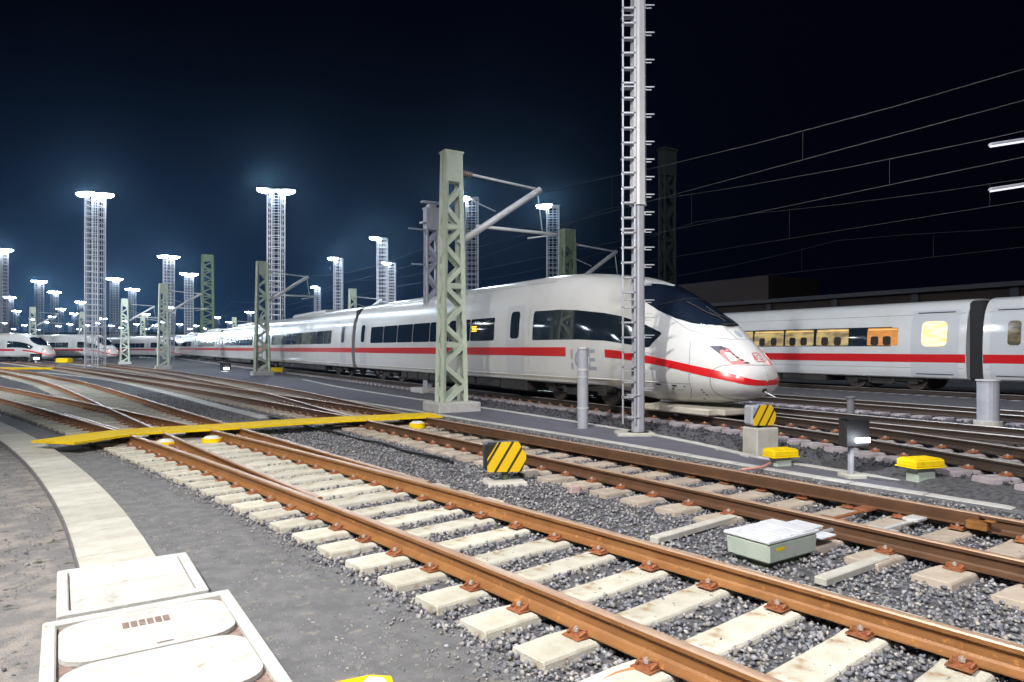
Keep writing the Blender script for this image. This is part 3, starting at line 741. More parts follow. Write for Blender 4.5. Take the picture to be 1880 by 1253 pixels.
def underbox(x0, x1, parent):
    mb = MB(); rnd = random.Random(int(x0 * 10)); x = x0
    while x < x1 - .5:
        w = rnd.choice((1.2, 1.8, 2.4)); w = min(w, x1 - x)
        mb.box((x + w / 2, 0, .42), (w - .12, 2.55, .34 + rnd.uniform(-.04, .06))); x += w
    return mb.build('underfloor_equipment', M['under'], parent, bevel=.03)
RZ0, RZ1 = 1.385, 1.645
def windows(car, x0, x1, w, mapfun, m, z0=1.88, z1=2.68, gap=.045):
    n = max(1, round((x1 - x0) / w)); w = (x1 - x0) / n
    for sg in (1, -1):
        for i in range(n): patch(rect(x0 + i * w + gap / 2, z0, x0 + (i + 1) * w - gap / 2, z1, .07, 3), mapfun(sg), .006, .2, 'window', m, car)
def door(car, x0, x1, mapfun, z0=.80, z1=3.02, wm='glass', oval=False):
    for sg in (1, -1):
        d = patch(rect(x0, z0, x1, z1, .08, 3), mapfun(sg), .012, .12, 'door', M['tdoor'], car)
        xc = (x0 + x1) / 2; hw = (x1 - x0) * .27
        patch(rect(xc - hw, 1.93, xc + hw, 2.82, .14, 5), mapfun(sg), .018, .12, 'window', M[wm], d)
M['tdoor'] = mat('train_door', (0.56, 0.57, 0.58), 0.35, coat=0.4)

def lead_car(parent):
    car = link('lead_car', car_mesh(0, 25.35), parent)
    for sg in (1, -1):
        S = SD(sg)
        patch([(7.72, 1.88), (7.72, 2.70), (7.66, 2.78), (6.26, 2.765), (5.47, 2.71), (4.3, 2.58), (3.67, 2.47), (3.27, 2.36), (2.7, 2.18), (2.28, 2.01), (2.25, 1.96), (2.39, 1.81), (2.53, 1.65), (2.6, 1.63), (3.13, 1.70), (4.17, 1.82), (5.35, 1.865), (7.62, 1.87)], S, .006, .15, 'front_side_window', M['glass'], car)
        # stripe: straight part, gap for the lettering, then down to the tip
        patch([(5.9, 1.385), (25.3, 1.385), (25.3, 1.645), (5.9, 1.645)], S, .017, .25, 'red_stripe', M['tred'], car)
        xs_ = [4.15, 3.6, 3, 2.36, 1.8, 1.3, .86, .55, .3, .18, .1, .05, .03, .015, .005]
        up_ = [1.585, 1.55, 1.485, 1.40, 1.31, 1.225, 1.14, 1.075, 1.01, .965, .925, .90, .89, .882, .88]
        dn_ = [1.365, 1.335, 1.285, 1.215, 1.13, 1.04, .95, .895, .84, .80, .775, .76, .755, .752, .75]
        mb = MB(); R_ = 4; xf = np.concatenate([np.linspace(a, b, 5)[:-1] for a, b in zip(xs_, xs_[1:])] + [[xs_[-1]]])
        for x in xf:
            u_ = np.interp(-x, [-v for v in xs_], up_); d_ = np.interp(-x, [-v for v in xs_], dn_)
            for k in range(R_ + 1):
                z = d_ + (u_ - d_) * k / R_; mb.v.append((x - .006 * smooth(.6, 0, x) , sg * (side_y(x, z) + .005), z))
        for i in range(len(xf) - 1):
            for k in range(R_): mb.f.append((i * 5 + k, i * 5 + k + 1, (i + 1) * 5 + k + 1, (i + 1) * 5 + k)); mb.m.append(0)
        # close towards the centre line
        o = mb.build('red_stripe', M['tred'], car, smooth=True)
        patch([(3.3, .585), (25.3, .585), (25.3, .755), (3.3, .755)], S, .007, .25, 'skirt', M['tskirt'], car)
        lineon([(2.3, .765), (4, .765), (25.3, .765)], S, .017, 'sill_highlight', M['white'], car, sub=10)  # bright reflection along the sill ridge, put in as a white tube
        # tail lamp: glazed trim with louvre, glowing lower part, slots
        hd = patch([(1.0, 1.665), (.80, 1.665), (.66, 1.61), (.24, 1.255), (.43, 1.255), (.70, 1.46)], S, .005, .06, 'tail_lamp', M['lampbase'], car)
        patch([(.76, 1.55), (.68, 1.60), (.255, 1.262), (.445, 1.262), (.70, 1.46)], S, .010, .06, 'lens', M['tail'], hd)
        patch([(.66, 1.50), (.58, 1.50), (.38, 1.34), (.47, 1.31)], S, .014, .06, 'bulb', M['tailc'], hd)
        for k in range(7):
            t = k / 6.6; x = .83 - .60 * t; z = 1.655 - .40 * t
            patch([(x, z), (x - .045, z), (x - .085, z - .035), (x - .04, z - .035)], S, .012, .05, 'slot', M['seam'], hd)
        for k in range(4):
            x = .93 - .06 * k; z = 1.635 - .04 * k
            lineon([(x, z), (x - .13, z)], S, .004, 'louvre', M['seam'], hd, sub=2)
        # seams
        lineon([(2.9, 2.5), (2.70, 2.50)], S, .004, 'seam', M['seam'], car)
        lineon([(1.43, 1.80), (1.33, 1.4), (1.29, 1.0), (1.36, .63), (1.6, .42), (1.9, .32)], S, .005, 'seam', M['seam'], car)
        lineon([(.60, .42), (.74, .48), (.79, .60), (.79, .80), (.78, 1.0), (.72, 1.14), (.57, 1.215), (.42, 1.235), (.16, 1.225), (.10, 1.22)], S, .006, 'coupler_cover_seam', M['seam'], car)
        lineon([(.60, .42), (.4, .38), (.2, .42)], S, .006, 'coupler_cover_seam', M['seam'], car)
        lineon([(1.3, .76), (2.3, .76)], S, .004, 'seam', M['seam'], car)
        lineon([(7.95, .8), (7.95, 3.3)], S, .004, 'seam', M['seam'], car)
        for (x, z) in ((1.75, .69), (2.25, .70)):
            patch([(x, z), (x + .16, z), (x + .16, z + .03), (x, z + .03)], S, .006, .1, 'flap', M['seam'], car)
        for (x, z) in ((1.05, .62), (1.05, .56), (1.03, .50), (1.5, .68), (1.9, .60), (1.25, .38)):
            patch(rect(x, z, x + .05, z + .03, .012, 3), S, .006, .1, 'marking_patch', M['seam'], car)
        patch([(1.6, .60), (1.82, .60), (1.82, .605), (1.6, .605)], S, .006, .1, 'flap', M['seam'], car)
        # lettering between the stripes
        x0 = 5.72
        if sg == 1: mp = lambda a, b, x0=x0: (x0 - a * 1.0, side_y(x0 - a, 1.02 + b) + .008, 1.02 + b)
        else: mp = lambda a, b: (4.42 + a, -side_y(4.42 + a, 1.02 + b) - .008, 1.02 + b)
        text_verts('ICE', .80, mp, 0, 'lettering', M['greyl'], car, .012)
        door(car, 8.27, 9.32, SD) if sg == 1 else None
    windows(car, 10.15, 22.9, 1.82, SD, M['glass']); door(car, 23.55, 24.6, SD)
    # windscreen, wiper, nose hatch
    wsn = [(1.04, 0), (1.07, .2), (1.17, .42), (1.33, .60), (1.63, .735), (2.06, .86), (2.56, .93), (3.06, .945), (3.4, .89), (3.64, .80), (3.45, .55), (3.24, .3), (3.06, .1)]
    ws = patch(wsn + [(3.0, 0)] + [(a, -b) for a, b in wsn[1:][::-1]], TP, .006, .12, 'windscreen', M['glassb'], car)
    lineon([(2.75, .90), (2.5, .74), (2.32, .5), (2.22, .25), (2.2, 0), (2.22, -.25), (2.32, -.5), (2.5, -.74), (2.75, -.90)], lambda x, y: (TP(x, y)[0], y, TP(x, y)[2] + .006), .012, 'screen_frame', M['rubber'], ws)
    lineon([(1.12, .12), (1.5, .30), (2.1, .42)], lambda x, y: (x, y, top_z(x, y) + .045), .018, 'wiper', M['rubber'], car)
    lineon([(1.06, -.25), (1.3, .1), (1.75, .12)], lambda x, y: (x, y, top_z(x, y) + .04), .015, 'wiper', M['rubber'], car)
    MB().box((1.06, .08, 0), (.16, .3, .05)).build('wiper_base', M['rubber'], car, bevel=.015).location = (0, 0, top_z(1.06, .08) + .03)
    for sg in (1, -1):
        lineon([(2.75, sg * .93), (2.02, sg * .89), (1.59, sg * .86), (1.24, sg * .77), (.93, sg * .56), (.74, sg * .32), (.67, 0)], TP, .0045, 'hatch_seam', M['seam'], car)
        lineon([(1.11, sg * .25), (.9, sg * .22), (.72, sg * .18)], TP, .0045, 'hatch_seam', M['seam'], car)
    patch([(.83 + .10 * math.cos(a), .10 * math.sin(a)) for a in [k * math.pi / 8 for k in range(16)]], TP, .005, .05, 'grille', M['greyl'], car)
    lineon([(.12, 0), (.06, 0), (.03, 0)], TP, .004, 'seam', M['seam'], car)
    MB().pipe([(.006 + 0, 0, z) for z in (1.02, .9, .75)], .004, 5).build('seam', M['seam'], car)
    # logo: red outlined panel with two letters (on the nose, above the coupler cover)
    def mpn(u, v): y = u; x = .155 + v * .75; return (x, y, top_z(x, y) + .005)
    T_ = 0.012
    for (a, b) in (((-.13, .0), (.13, .018)), ((-.13, .232), (.13, .25)), ((-.13, 0), (-.113, .25)), ((.113, 0), (.13, .25))):
        patch([(a[0], a[1]), (b[0], a[1]), (b[0], b[1]), (a[0], b[1])], mpn, .004, .05, 'logo', M['tred'], car)
    def mpt(a, b): return mpn(a - .095, b + .05)
    text_verts('DB', .20, mpt, 0, 'logo', M['tred'], car)
    # coupler opening and hook
    MB().tube((.06, .0, .66), (.16, 0, .66), .07, 12).build('coupler_opening', M['rubber'], car)
    MB().tube((.10, .0, .62), (-.22, .0, .50), .016, 6).build('coupler_pin', M['galvl'], car)
    mb = MB(); mb.box((1.9, 0, .11), (2.2, 2.15, .16)); mb.box((.75, 0, .11), (.3, 1.5, .15)); mb.build('rail_guard', M['tskirt'], car, bevel=.03)
    mb = MB(); mb.box((1.9, 0, -.0), (.12, 2.0, .08)); mb.build('guard_bracket', M['under'], car)
    bogie(5.9, car); bogie(21.6, car); underbox(8.3, 19.3, car)
    # destination display glowing behind the first saloon window
    for sg in (1, -1):
        mb = MB()
        for k, (a, b) in enumerate(((0, .42), (.06, .40), (0, .36), (.02, .42))):
            mb.box((11.45 + (a + b) / 2, sg * (side_y(12, 2.3) + .012), 2.40 - k * .055), (b - a, .006, .035))
        mb.build('destination_display', M['amber'], car)
    # roof ridge
    lineon([(7.0, 1.02), (10, 1.04), (25.2, 1.04)], lambda x, y: (x, y, top_z(x, y) + .01), .03, 'roof_rail', M['tbody'], car, sub=8)
    lineon([(7.0, -1.02), (10, -1.04), (25.2, -1.04)], lambda x, y: (x, y, top_z(x, y) + .01), .03, 'roof_rail', M['tbody'], car, sub=8)
    return car
M['lampbase'] = mat('lamp_glass_grey', (0.16, 0.15, 0.19), 0.15, coat=1.0)
CARM = car_mesh(0, 24.2, 'middle_car', False)
def middle_car(parent, x, n=8, detail=True, stripe=True, wm='glass'):
    car = link('middle_car', CARM, parent); car.location = (x, 0, 0)
    for sg in (1, -1):
        patch([(0.02, RZ0), (24.18, RZ0), (24.18, RZ1), (0.02, RZ1)], FL(sg), .017, 1.0, 'red_stripe', M['tred'], car)
        if detail:
            patch([(0.02, .585), (24.18, .585), (24.18, .755), (.02, .755)], FL(sg), .007, 1.0, 'skirt', M['tskirt'], car)
            lineon([(.02, .765), (24.18, .765)], FL(sg), .017, 'sill_highlight', M['white'], car, sub=2)  # ridge reflection as a white line, as on the lead car
    windows(car, 3.9, 20.6, 1.67, FL, M[wm]); door(car, 1.1, 2.15, FL); door(car, 22.2, 23.25, FL)
    bogie(3.4, car); bogie(20.8, car); underbox(5.8, 18.4, car)
    MB().box((12, 0, 4.0), (9, 1.7, .26), tap=.9).build('roof_fairing', M['tbody'], car, bevel=.1)
    return car
def gangway(parent, x, w=.55):
    MB().box((x + w / 2, 0, 2.2), (w + .1, 2.45, 3.1)).build('gangway', M['rubber'], parent, bevel=.1)
def make_train(L, s, z, nmid, label, group, ang=0.0, at=None):
    p, d = train_matrix(L, s, z, ang)
    if at is not None: p = at
    root = thing('express_train', p, label, 'train', group, d)
    lead_car(root); x = 25.35
    protos = []
    for i in range(nmid):
        gangway(root, x); x += .55
        if not protos: protos.append(middle_car(root, x))
        else:
            c = copy_tree(protos[0], root); c.location = (x, 0, 0)
        x += 24.2
    return root
train = make_train(13.1, NOSE_S, .14, 6, 'white pointed-nosed express train with red stripe and glowing red tail lamp, in the middle', 'white trains with a red stripe')
mb = MB()                                              # folded pantograph on the third car
px0 = 25.9 + 24.75 + 5
for y in (-.35, .35):
    mb.bar((px0, y, 4.3), (px0 + 1.8, y * .6, 4.75), .05); mb.bar((px0 + 1.8, y * .6, 4.75), (px0 + .3, y * .5, 5.2), .04)
mb.bar((px0 + .3, -.95, 5.22), (px0 + .3, .95, 5.22), .06); mb.box((px0 + .6, 0, 4.2), (2.2, 1.2, .08)); mb.build('pantograph', M['galv'], train)

# second train: coaches with lit windows
p, d = train_matrix(30.95, 0, -.05)
t2 = thing('passenger_train', p, 'white train with red stripe and warmly lit windows at the right edge, behind', 'train', 'white trains with a red stripe', d)
def coach(x, lit, doors, L=25.9):
    car = link('coach', CARM, t2); car.location = (x, 0, 0); car.scale = (L / 24.2, 1, .965)
    # scale compensated children: build in the coach's own frame, stretched with it
    k = 24.2 / L
    for sg in (1, -1):
        patch([(.02, RZ0 - .12), (24.18, RZ0 - .12), (24.18, RZ1 - .03), (.02, RZ1 - .03)], FL(sg), .019, 1.0, 'red_stripe', M['tred'], car)
        patch([(3.0 * k, 1.96), (22.9 * k, 1.96), (22.9 * k, 2.84), (3.0 * k, 2.84)], FL(sg), .005, 1.0, 'window_band', M['glass'], car)
        for a, b, m in lit:
            wn = patch(rect(a * k, 2.0, b * k, 2.80, .05, 3), FL(sg), .012, .4, 'window', M[m], car)
            if m in ('winA', 'winB'):
                for j in (.22, .62):
                    c0 = a + (b - a) * j
                    patch(rect(c0 * k, 2.005, (c0 + .36) * k, 2.42, .1, 4), FL(sg), .016, .2, 'seat_back', M['seat'], wn)
                patch([((a + .05) * k, 2.70), ((b - .05) * k, 2.70), ((b - .05) * k, 2.74), ((a + .05) * k, 2.74)], FL(sg), .016, .4, 'ceiling_light', M['winwarm'], wn)
        for a, b, m in doors:
            dd = patch(rect(a * k, .64, b * k, 3.50, .08, 3), FL(sg), .014, .3, 'door', M['tdoor'], car)
            c = (a + b) / 2
            patch(rect((c - .5) * k, 1.95, (c + .5) * k, 3.02, .2, 5) if m == 'winC' else rect((c - .22) * k, 1.98, (c + .22) * k, 2.95, .12, 5), FL(sg), .022, .3, 'window', M[m], dd)
            patch([((a + .2) * k, 3.36), ((b - .2) * k, 3.36), ((b - .2) * k, 3.42), ((a + .2) * k, 3.42)], FL(sg), .022, .5, 'seam', M['seam'], dd)
            patch([((a + .2) * k, .74), ((b - .2) * k, .74), ((b - .2) * k, .78), ((a + .2) * k, .78)], FL(sg), .022, .5, 'seam', M['seam'], dd)
        lineon([(.1, 3.35), (24.1, 3.35)], FL(sg), .03, 'drip_rail', M['tbody'], car, sub=2)
        lineon([(.1, 1.02), (24.1, 1.02)], FL(sg), .006, 'seam', M['seam'], car, sub=2)
    bogie(3.4, car); bogie(20.8, car); underbox(5.8, 18.4, car)
    return car
M['seat'] = mat('seat_cloth', (0.03, 0.022, 0.02), 0.9)
# coach A (its near end is at s = 14.0), windows given from its near end
coach(14.0, [(2.72, 4.1, 'winB'), (5.0, 6.65, 'winA'), (6.8, 8.4, 'winA'), (8.5, 10.3, 'winA'), (10.4, 12.1, 'winA'), (12.2, 13.9, 'winA'), (14.0, 15.7, 'winA'), (15.8, 17.5, 'winA'), (17.6, 19.3, 'winA')], [(.28, 2.17, 'winC'), (23.3, 25.0, 'glass')])
coach(-12.5, [(8, 10, 'winA'), (10.2, 12, 'winA'), (12.2, 14, 'winB'), (14.2, 16, 'winA')], [(24.0, 25.9 - .25, 'winD'), (.4, 2.0, 'glass')])
coach(40.5, [(4, 5.6, 'winA'), (6, 7.6, 'winA'), (8, 9.6, 'winA')], [(.3, 2.1, 'glass')])
for x in (13.4, 39.9): MB().box((x + .3, 0, 2.1), (.6, 2.5, 3.2)).build('gangway', M['rubber'], t2, bevel=.1)

# parked trains far left
def parked(px, Y, ang, n, label):
    a = AT(px, Y, 0); r = thing('parked_train', (a.x, a.y, .0), label, 'train', 'white trains parked far down the yard', math.radians(90) + math.radians(ang))
    c0 = [c for c in train.children if c.name.startswith('lead_car')][0]; m0 = [c for c in train.children if c.name.startswith('middle_car')][0]
    def cp(o, par, keep):
        c = o.copy(); COL.objects.link(c); c.parent = par
        for ch in o.children:
            if ch.name.split('.')[0] in keep:
                g = ch.copy(); COL.objects.link(g); g.parent = c
                if ch.name.startswith('tail_lamp'):
                    for gg in ch.children:
                        if gg.name.split('.')[0] in ('lens', 'bulb'):
                            h_ = gg.copy(); COL.objects.link(h_); h_.parent = g
        return c
    keep = {'front_side_window', 'red_stripe', 'skirt', 'window', 'windscreen', 'tail_lamp', 'bogie', 'underfloor_equipment', 'door', 'roof_fairing'}
    cp(c0, r, keep)
    for i in range(n): c = cp(m0, r, keep); c.location = (25.9 + i * 24.75, 0, 0)
    return r
parked(330, 118, 52, 2, 'parked white train whose nose is nearest the tail of the long express train')
parked(212, 104, 61, 2, 'parked white train standing left of centre of the far yard, red lamps lit')
parked(95, 96, 66, 1, 'parked white train nearest the left edge, behind the far yellow cover strip')
parked(262, 160, 56, 3, 'parked white train farthest back in the yard, seen between two others')

_m = Matrix.Translation(train.location) @ Matrix.Rotation(train.rotation_euler[2], 4, 'Z')
for sg in (1, -1):
    q_ = _m @ Vector((.25, sg * .72, 1.42)); l_ = lamp('tail_light', q_, 2.5, (1, .10, .07), .08)
# ------------------------------------------------------------------ floodlight masts
MH = 18.0
def tower_mesh(w, h, step=.56, name='tower'):
    mb = MB(); hw = w / 2
    for a in (-1, 1):
        for b in (-1, 1): mb.box((a * hw, b * hw, h / 2), (.10, .10, h))
    for k in (-.33, 0, .33):
        for b in (-1, 1): mb.box((k * w, b * hw, h / 2), (.035, .035, h - .2)); mb.box((b * hw, k * w, h / 2), (.035, .035, h - .2))
    z = .3; i = 0
    while z < h - .1:
        t = .07 if i % 2 else .045
        for b in (-1, 1):
            mb.box((0, b * (hw + .002), z), (w + .02, .05, t)); mb.box((b * (hw + .002), 0, z), (.05, w + .02, t))
        z += step; i += 1
    return mb.mesh(name, M['galv'])
TW = tower_mesh(1.3, MH - .3)
def lumin_mesh():
    mb = MB(); n = 20
    for (z, r, mi) in ((.10, .7, 0), (.02, 1, 0)): pass
    ring = lambda z, k: [(.95 * k * math.cos(2 * math.pi * i / n), .42 * k * math.sin(2 * math.pi * i / n), z) for i in range(n)]
    R_ = [ring(.16, .55), ring(.10, .9), ring(.03, 1.0), ring(0, 1.0)]
    for r in R_: mb.v += r
    for j in range(3):
        for i in range(n): mb.f.append((j * n + i, j * n + (i + 1) % n, (j + 1) * n + (i + 1) % n, (j + 1) * n + i)); mb.m.append(0)
    mb.f.append(tuple(range(n))); mb.m.append(0); mb.f.append(tuple(range(3 * n, 4 * n))); mb.m.append(0)
    return mb.mesh('luminaire', M['galvl'], bevel=0)
def lens_mesh():
    mb = MB(); n = 20; ring = lambda z, k: [(.95 * k * math.cos(2 * math.pi * i / n), .42 * k * math.sin(2 * math.pi * i / n), z) for i in range(n)]
    for r in (ring(-.004, .97), ring(-.22, .88), ring(-.36, .5)): mb.v += r
    for j in range(2):
        for i in range(n): mb.f.append((j * n + i, j * n + (i + 1) % n, (j + 1) * n + (i + 1) % n, (j + 1) * n + i)); mb.m.append(0)
    mb.f.append(tuple(range(n))); mb.m.append(0); mb.f.append(tuple(range(2 * n, 3 * n))); mb.m.append(0)
    return mb.mesh('lens', M['lamp'])
LUM, LENS = lumin_mesh(), lens_mesh()
def floodmast(px, ytop, label, lamps=(-1.03, 1.03), power=9000, H=MH, wide=1.0):
    Y = (H - EYE) * F / (640 - ytop); a = AT(px, Y, GZ)
    r = thing('floodlight_mast', (a.x, a.y, GZ), label, 'floodlight mast', 'floodlight masts of the yard', math.atan2(-a.x, a.y) * .0)
    t = link('tower', TW, r)
    mb = MB(); x0, x1 = min(min(lamps) - .3, -.7), max(max(lamps) + .3, .7)
    mb.box(((x0 + x1) / 2, 0, MH - .22), (x1 - x0, .12, .12)); mb.box((0, 0, MH - .28), (1.5, 1.5, .08)); mb.build('crossarm', M['galvl'], r)
    for k, x in enumerate(lamps):
        l = link('luminaire', LUM, r); l.rotation_euler = (0, ((px * 7 + k * 3) % 5 - 2) * .03, 0); l.location = (x, -.1 * k, MH - .12 - .16 * (k if len(lamps) > 1 else 0)); link('lens', LENS, l)
    lx = a.x + sum(lamps) / len(lamps)
    spot('floodlight', (lx, a.y - .9, MH - .55), (lx * .6, a.y - 10, MH - 6.0), power, (.72, .86, 1.0), 128, .45, .9)
    if Y < 130 and abs(px - 600) < 560: spot('floodlight', (lx, a.y + .9, MH - .55), (lx - 6, a.y + 10, MH - 6.5), power * 1.4, (.85, .93, 1.0), 128, .45, .9)
    return r
L2_ = (-1.03, 1.03); L1_ = (-.95,)
FM_ = [(175, 348, 'tallest-looking twin-lamp floodlight mast on the left, glowing brightly over the yard', L2_),
 (507, 341, 'twin-lamp floodlight mast rising above the green mast and the train roof, left of centre', L2_),
 (866, 356, 'floodlight mast with one bright lamp directly right of the tall green mast', L1_),
 (1015, 371, 'floodlight mast whose bright lamp hangs at the tip of the cantilever bracket', L1_),
 (702, 432, 'single-lamp floodlight mast behind the train, the taller of a close pair', L1_),
 (719, 479, 'single-lamp floodlight mast behind the train, the shorter of a close pair', L1_),
 (621, 470, 'single-lamp floodlight mast standing alone between the cantilever and the close pair', L1_),
 (310, 466, 'twin-lamp floodlight mast, the taller of the two beside the dark green mast', L2_),
 (347, 499, 'twin-lamp floodlight mast just left of the dark green mast', L2_),
 (2, 453, 'floodlight mast cut by the left edge of the picture', L2_),
 (72, 513, 'twin-lamp floodlight mast between the left edge and the tallest-looking mast', L2_),
 (100, 533, 'twin-lamp floodlight mast half hidden, just right of a slightly taller one', L2_),
 (18, 543, 'low far floodlight mast near the left edge', L2_),
 (210, 508, 'twin-lamp floodlight mast immediately right of the tallest-looking mast', L2_),
 (243, 528, 'twin-lamp floodlight mast behind the short pale green mast', L2_),
 (148, 552, 'far floodlight mast just left of the tallest-looking mast', L2_),
 (583, 524, 'far single-lamp floodlight mast under the cantilever, above the train roof', L1_)]
for a in FM_:
    floodmast(a[0], a[1], a[2], a[3], 9000 if a[1] < 500 else 14000)
for px, y, lab in ((30, 569, 'tiny far floodlight mast under the low mast near the left edge'), (112, 565, 'tiny far floodlight mast, highest of the cluster left of the tallest-looking mast'),
    (136, 574, 'tiny far floodlight mast just left of the foot of the tallest-looking mast'), (96, 580, 'tiny far floodlight mast, lowest below the half hidden one'),
    (268, 575, 'tiny far floodlight mast left of the mast pair beside the dark green mast'), (318, 563, 'tiny far floodlight mast between the pair beside the dark green mast'),
    (398, 581, 'tiny far floodlight mast just right of the dark green mast'), (458, 571, 'tiny far floodlight mast just left of the left green mast with bracket'),
    (60, 585, 'tiny far floodlight mast, lowest at the far left'), (190, 583, 'tiny far floodlight mast right at the foot of the tallest-looking mast'),
    (232, 588, 'tiny far floodlight mast beside the short-looking pale green mast'), (420, 590, 'tiny far floodlight mast touching the roof line of the express train')):
    floodmast(px, y, lab, L2_, 12000)
for k, (px, y) in enumerate(((8, 592), (45, 596), (84, 590), (108, 598), (128, 594), (160, 596), (178, 592), (205, 597), (222, 601), (250, 594), (285, 596), (300, 590), (330, 594), (360, 597), (375, 602), (348, 603), (270, 603), (145, 604), (70, 604), (25, 603))):
    floodmast(px, y, 'one of the many minute floodlight masts in the glow along the far horizon', L2_, 9000)['group'] = 'minute floodlight masts along the far horizon'
# unseen masts added left of the frame, for fill light and train window reflections
def added_mast(x, y, sc=1.0, lit=None):
    r = thing('floodlight_mast', (x, y, GZ), 'added floodlight mast beyond the left edge, put in for train window reflections and fill light', 'floodlight mast', 'added floodlight masts beyond the left edge')
    link('tower', TW, r); MB().box((0, 0, MH - .22), (2.8, .12, .12)).build('crossarm', M['galvl'], r); r.scale = (sc, sc, sc)
    for k in (-1.03, 1.03): l = link('luminaire', LUM, r); l.location = (k, 0, MH - .12); link('lens', LENS, l)
    if lit: spot('floodlight', (x, y - .9, (MH - .6) * sc), lit[:3], lit[3], (.92, .96, 1.0), 125, .45, .9)  # added fill spot for the far yard
added_mast(-36, 22, 1, (-20, 55, 0, 66000)); added_mast(-72, 52, 1, (-45, 100, 0, 120000))
for a_, d_, sc in ((-49, 120, 1), (-52, 170, 1), (-54, 95, 1), (-56, 140, 1), (-61, 105, 1), (-63, 190, 1), (-66, 85, 1), (-69, 130, 1), (-71, 95, 1), (-75, 160, 1), (-58, 220, 1), (-64, 260, 1), (-67, 220, 1)):
    added_mast(d_ * math.sin(math.radians(a_)), d_ * math.cos(math.radians(a_)), sc)
# near mast with ladder, its lamps above the picture
b = G(1161, 797, GZ + .05); H = 17.5
r = thing('lamp_mast', (b.x, b.y, GZ), 'tall pale lamp mast with ladder and step pegs, standing before the train cab', 'lamp mast')
def ngon(n, rad): return [(rad * math.cos(2 * math.pi * (k + .5) / n), rad * math.sin(2 * math.pi * (k + .5) / n)) for k in range(n)]
mb = MB(); mb.tube((.13, 0, 0), (.13, 0, 7.35), .15, 8, 0); mb.build('lower_pole', M['pole'], r)
mb = MB(); mb.tube((.13, 0, 5.3), (.13, 0, H), .185, 8, 0, r2=.15); mb.tube((.13, 0, 5.25), (.13, 0, 5.3), .2, 8, 0); mb.build('pole', M['galvl'], r)
mb = MB(); z = .9
for x in (-.25, .02): mb.box((x, -.20, H / 2), (.035, .03, H - .6))
while z < H - .5: mb.box((-.115, -.14, z), (.30, .15, .035)); z += .337
k = 1.5
while k < H: mb.box((-.115, -.1, k), (.3, .2, .025)); k += 1.6
mb.build('ladder', M['galv'], r)
z = 1.1; pm = MB(); pm.box((.36, -.05, 0), (.26, .035, .022)); pm.box((.33, -.02, -.055), (.2, .03, .018)); pm.box((.27, -.035, -.03), (.03, .06, .08)); pm = pm.mesh('step_peg', M['galv'])
while z < H - .5:
    link('step_peg', pm, r).location = (0, 0, z); z += .62 if z > 6.5 else .40
mb = MB(); mb.box((.0, -.16, .45), (.3, .03, .035)); mb.box((.0, -.16, .95), (.3, .03, .035)); mb.tube((.13, 0, 0), (.13, 0, .10), .26, 8); mb.build('base_collar', M['galv'], r)
MB().box((.05, 0, .04), (.85, .6, .12)).build('foundation', M['conc'], r, bevel=.02)
mb = MB(); mb.box((0, 0, H + .1), (2.6, .12, .12)); mb.build('crossarm', M['galvl'], r)
for x in (-1.03, 1.03): l = link('luminaire', LUM, r); l.location = (x, 0, H + .05); link('lens', LENS, l)
spot('floodlight', (b.x, b.y - .8, H - .6), (b.x + 13, b.y + 13, 0), 14000, (.84, .90, 1.0), 110, .4, .9)

# ------------------------------------------------------------------ catenary masts with cantilevers
def latmast(px, Y, label, H=8.65, w0=.95, w1=.62, m='green', canti=True, base=True, name='catenary_mast', reach=None, ang=TH, cant=False):
    a = AT(px, Y, GZ); r = thing(name, (a.x, a.y, GZ), label, 'catenary mast', 'catenary masts', ang)
    mb = MB(); hw = lambda z: (w0 + (w1 - w0) * z / H) / 2; hd = lambda z: hw(z) * .55
    for sx_ in (-1, 1):
        for sy_ in (-1, 1):
            mb.bar((sx_ * hw(0), sy_ * hd(0), 0), (sx_ * hw(H), sy_ * hd(H), H), .15 * w0 / .95)
    z = .25; k = 0
    while z < H - 1.1:
        z2 = z + .62; s = 1 if k % 2 else -1
        for sy_ in (-1, 1): mb.bar((s * hw(z), sy_ * hd(z), z), (-s * hw(z2), sy_ * hd(z2), z2), .05, .15)
        for sx_ in (-1, 1): mb.bar((sx_ * hw(z), s * hd(z), z), (sx_ * hw(z2), -s * hd(z2), z2), .08, .05)
        if k % 3 == 0:
            for sy_ in (-1, 1): mb.box((0, sy_ * (hd(z) + .003), z), (2 * hw(z), .03, .16))
        z = z2; k += 1
    mb.box((0, 0, H - .45), (2 * hw(H) + .10, 2 * hd(H) + .12, .9)); mb.box((0, 0, H + .03), (2 * hw(H) + .16, 2 * hd(H) + .18, .06))
    mb.build('lattice', M[m], r)
    if base: MB().box((0, 0, .14), (1.45, 1.25, .36)).build('foundation', M['concw'], r, bevel=.03)
    if canti:
        R_ = reach or 3.35
        c = MB(); c.tube((.25, 0, 7.62), (R_ - .1, 0, 7.42), .045, 8); c.tube((.25, 0, 5.35), (R_, 0, 7.42), .11, 8); c.tube((.9, 0, 5.95), (R_ + .7, 0, 5.95), .055, 8)
        c.tube((R_ + .7, 0, 5.95), (R_ - .5, 0, 5.72), .025, 6); c.tube((R_ + .1, 0, 5.95), (R_ - .1, 0, 7.3), .018, 6); c.tube((.25, 0, 6.9), (1.6, 0, 6.5), .02, 6)
        c.build('cantilever', M['galvl'], r, smooth=True)
        c = MB()
        for p_, q_ in (((.3, 0, 7.615), (.75, 0, 7.59)), ((.3, 0, 5.39), (.65, 0, 5.64))):
            p_, q_ = Vector(p_), Vector(q_)
            for j in range(6): t0 = p_.lerp(q_, j / 6); t1 = p_.lerp(q_, (j + .5) / 6); c.tube(t0, t1, .085, 10)
        c.build('insulator', M['insul'], r)
    return r
